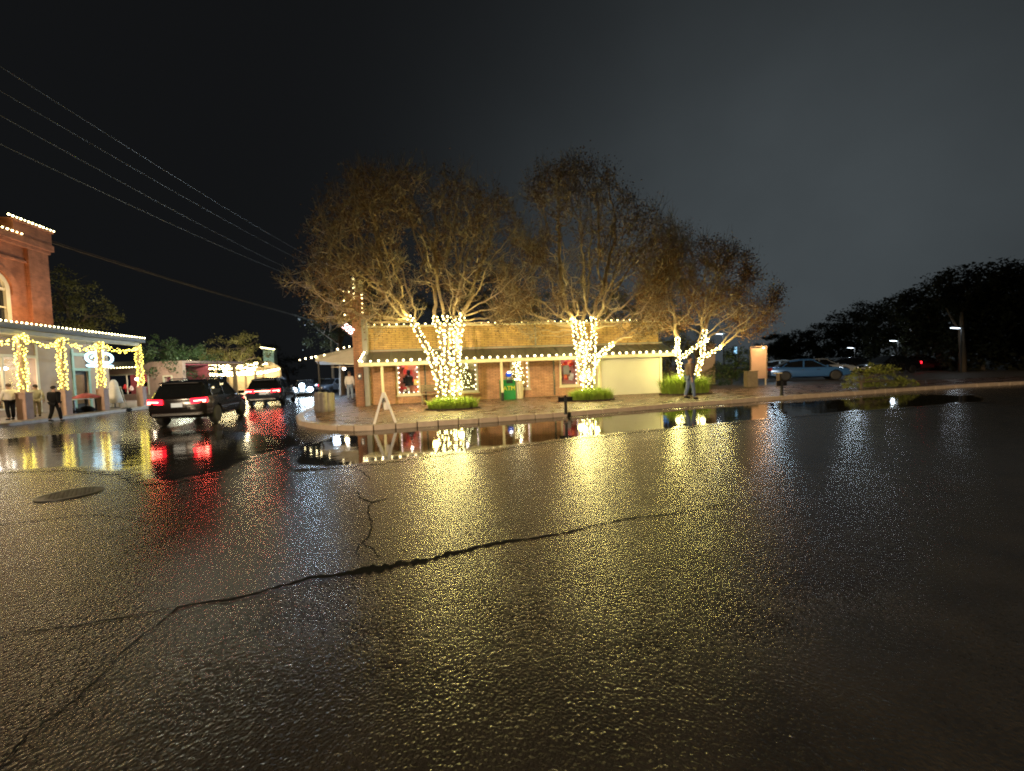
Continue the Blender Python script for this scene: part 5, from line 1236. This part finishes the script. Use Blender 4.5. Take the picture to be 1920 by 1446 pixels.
mb = MB(); mb.path([(0,0,0),(.05,0,1.6),(.0,.05,3.0),(.1,.1,4.6)], [.24,.2,.18,.1], 10); mb.build('trunk', M['bark_dark'], o, True)
mb = MB(); mb.path([(0,.05,3.0),(-.5,.2,4.0),(-.9,.3,5.0)], [.1,.07,.03], 6); mb.build('limb', M['bark_dark'], o)
for px, py, Y, w_, h_, mm, lab in ((1243,661,29,.55,.55,'blue_lamp','small blue lit panel past the siding bay corner'), (1379,657,31,.22,.55,'cool_lamp','narrow blue white lit panel behind the dark shrub')):
    p = D(px, py, Y); o = thing('lit_sign', lab, 'lit sign', (p.x, p.y, .1)); zz = p.z-.1
    mb = MB(); mb.box(-w_/2, w_/2, -.02, .02, zz-h_/2, zz+h_/2); mb.build('screen', M[mm] if mm != 'cool_lamp' else glow('pale_blue_screen', (.35, .7, 1), 1.3), o)
    mb = MB(); mb.box(-w_/2-.05, w_/2+.05, .021, .08, zz-h_/2-.05, zz+h_/2+.05); mb.tube((0,.05,0), (0,.05,zz), .05, .05, 6); mb.build('housing', M['dark_iron'], o)

# ------------------------------------------------------------------ overhead wires
def wire(label, pts, r):
    P = [Vector(p) for p in pts]; b_ = P[0].copy(); mb = MB(); out_ = []
    for i in range(len(P)-1):
        for k in range(24):
            f = k/24; q = P[i].lerp(P[i+1], f); q.z -= 4*f*(1-f)*.009*(P[i+1]-P[i]).length; out_.append(q-b_)
    out_.append(P[-1]-b_); mb.path(out_, r, 5); o = mb.build('overhead_wire', M['wire'], None, False, b_); return tag(o, label, 'wire', 'overhead wires')
pole = Vector((-20.5, 46, 0))
pp = thing('utility_pole', 'dark wooden utility pole hidden among the broad tree branches', 'utility pole', (pole.x, pole.y, .0))
for i, (a, Ya, b, lab) in enumerate((((-60,205),13.0,(560,522),'lowest of the overhead wires, starting at the frame edge'), ((100,238),15,(572,518),'second overhead wire up, fading out toward the dark sky'), ((40,158),13.5,(600,506),'brightest middle overhead wire above the others'), ((190,212),15.5,(612,498),'topmost faint overhead wire'))):
    wire(lab, [D(*b, 44).lerp(D(a[0], a[1]+22, Ya), 1.28), D(*b, 44)], .012)
mb = MB(); mb.tube((0,0,0), (0,0,13.4), .15, .11, 10); mb.build('shaft', M['bark_dark'], pp)
mb = MB(); mb.box(-1.3, 1.3, -.07, .07, 12.6, 12.75); mb.build('crossarm', M['bark_dark'], pp)
cb0 = pw_(xc+.3, YF+.2, zt-.35)
wire('thick twisted service cable from the brick corner to the trees', [cb0, D(600, 604, 30)], .028)
wire('thin cable running just above the twisted service cable', [cb0+Vector((0, .1, .12)), D(560, 592, 30)], .014)

lamp('street_lamp_light', (-10, -25, 9), 62000, (1, .75, .48), .3, ((-10, -24, -6), 163))
lamp('added_facade_fill', pw_(pcol(40, 1.4), 1.2, ZP+.6), 300, (1, .68, .35), .2)  # lights added above the porch roof to brighten the upper brick wall
lamp('added_facade_fill', pw_(pcol(88, 1.4), 1.2, ZP+.6), 300, (1, .68, .35), .2)
# ------------------------------------------------------------------ people
def skin(name, verts, edges, rads, m, parent, sub=1, root=0):
    me = bpy.data.meshes.new(name); me.from_pydata(verts, edges, []); o = obj_of(name, me, parent)
    o.modifiers.new('skin', 'SKIN').use_smooth_shade = True
    sv = me.skin_vertices[0].data
    for i, r in enumerate(rads): sv[i].radius = (r, r) if not isinstance(r, tuple) else r
    for i in range(len(verts)): sv[i].use_root = (i == root)
    s = o.modifiers.new('sub', 'SUBSURF'); s.levels = sub; s.render_levels = sub
    e = eval_mesh(o); o.modifiers.clear(); o.data = e; e.materials.clear(); e.materials.append(m); return o
def person(label, loc, rz, H=1.75, top='white_cloth', legs='black', hairc=(.03, .02, .015), stride=.0, armswing=.15, bulky=1.0, skinc=(.45, .28, .2), lean=0.0):
    th = thing('person', label, 'person', loc, rz); k = H/1.75; th.scale = (k, k, k)
    sk = mat('skin_tone', skinc, .5, var=.08); V = []; E = []; Rr = []
    def add(p, r, par=None):
        V.append(p); Rr.append(r)
        if par is not None: E.append((par, len(V)-1))
        return len(V)-1
    pel = add((0,0,.95), (.15,.11)); sp = add((0,.0,1.12), (.14,.10), pel); chs = add((0,lean*.5,1.34), (.165,.115), sp); nk = add((0,lean+.01,1.50), .055, chs)
    hb = add((0,lean+.02,1.575), .075, nk); hm = add((0,lean+.015,1.65), .092, hb); ht = add((0,lean+.005,1.72), .07, hm); joints = {}
    for s in (-1, 1):
        f = stride*s
        hp = add((s*.09,0,.90), .092, pel); kn = add((s*.10, f*.5+abs(f)*.15, .49), .062, hp); an = add((s*.10, f-(.06 if f < 0 else 0), .09+(.05 if f < -.05 else 0)), .042, kn); toe = add((s*.11, f+.15, .035), .035, an)
        a = -armswing*s
        shd = add((s*.185, lean*.8, 1.40), .068, chs); el = add((s*.245, lean*.4+a*.5-.03, 1.13), .046, shd); wr_ = add((s*.255, a+.05, .89), .031, el); pm = add((s*.255, a+.07, .82), (.034,.020), wr_)
        joints[s] = (hp, kn, an, toe, shd, el, wr_, pm)
        for q, (dx, ln) in enumerate(((-.024,.075),(-.008,.085),(.008,.08),(.022,.062))):
            j1 = add((s*.255, a+.08+dx, .775), .0095, pm); j2 = add((s*.25, a+.085+dx, .775-ln*.5), .0085, j1); add((s*.24, a+.09+dx, .775-ln*.9), .007, j2)
        t1 = add((s*.245, a+.115, .815), .011, pm); add((s*.237, a+.13, .775), .009, t1)
    add((0,lean+.115,1.63), .016, hm)
    for s in (-1, 1): add((s*.098,lean+.0,1.635), .018, hm)
    skin('body', V, E, Rr, sk, th)
    # clothes follow the same joints
    J = joints; tv = []; te = []; tr_ = []
    def tadd(i, r, par=None, p=None):
        tv.append(p or V[i]); tr_.append(r)
        if par is not None: te.append((par, len(tv)-1))
        return len(tv)-1
    b_ = bulky
    h0 = tadd(None, (.19*b_,.14*b_), None, (0,0,.86)); h1 = tadd(sp, (.185*b_,.135*b_), h0); h2 = tadd(chs, (.20*b_,.14*b_), h1); tadd(nk, .075, h2, (0,lean+.005,1.475))
    for s in (-1, 1):
        a1 = tadd(J[s][4], .085*b_, h2); a2 = tadd(J[s][5], .066*b_, a1); tadd(J[s][6], .05, a2)
    skin('jacket', tv, te, tr_, M[top], th)
    tv = []; te = []; tr_ = []; p0 = tadd(pel, (.165,.125))
    for s in (-1, 1):
        a1 = tadd(J[s][0], .105, p0); a2 = tadd(J[s][1], .08, a1); tadd(J[s][2], .066, a2)
    skin('trousers', tv, te, tr_, M[legs], th)
    for s in (-1, 1):
        a, t_ = Vector(V[J[s][2]]), Vector(V[J[s][3]]); skin('shoe', [a+Vector((0,-.05,-.035)), a+Vector((0,.03,-.03)), t_+Vector((0,.03,.005))], [(0,1),(1,2)], [.05,.055,.042], M['rubber'], th)
    mb = MB(); mb.ball((0,lean-.012,1.685), .102, .96, 1.02, .92, 14, 10); hr = mb.build('hair', mat('hair_tone', hairc, .7), th, True)
    mb = MB()
    for s in (-1, 1): mb.ball((s*.035,lean+.098,1.655), .011)
    mb.build('eyes', M['black'], th)
    return th
M['jeans'] = mat('blue_denim', (.10, .14, .24), .8)
M['pale_jeans'] = mat('pale_denim', (.25, .32, .42), .8)
M['brown_coat'] = mat('brown_coat', (.10, .065, .05), .8)
M['khaki'] = mat('khaki_cloth', (.32, .27, .18), .8)
M['cream_cloth'] = mat('cream_cloth', (.45, .42, .34), .8)
p = XY(100, 18.6, 0); person('person in black jacket walking away across the wet street', p, math.radians(12), 1.66, 'black', 'black', stride=.16, bulky=1.22)
p = XY(655, 24.2, .142); person('person in white shirt and jeans walking away under the side awning', p, math.radians(10), 1.74, 'white_cloth', 'pale_jeans', (.10, .07, .05), .10, .1, 1.08)
p = XY(1293, 16.1, .142); person('person in brown coat and jeans walking along the kerb past the forked tree', p, math.radians(-80), 1.74, 'brown_coat', 'jeans', (.05, .03, .02), .11, .15, 1.12)
p = pw_(pcol(66, .7), .7, .15); person('person in pale clothes standing behind the wrapped porch post', p, math.radians(60), 1.62, 'cream_cloth', 'khaki', stride=.05)
p = pw_(pcol(16, .5), .5, .15); person('person in white jacket and dark trousers looking into the lit shop window', p, math.radians(75), 1.7, 'white_cloth', 'black', (.08, .05, .03), .04)

for o in bpy.data.objects:
    if o.type == 'LIGHT': o.data.use_shadow = True
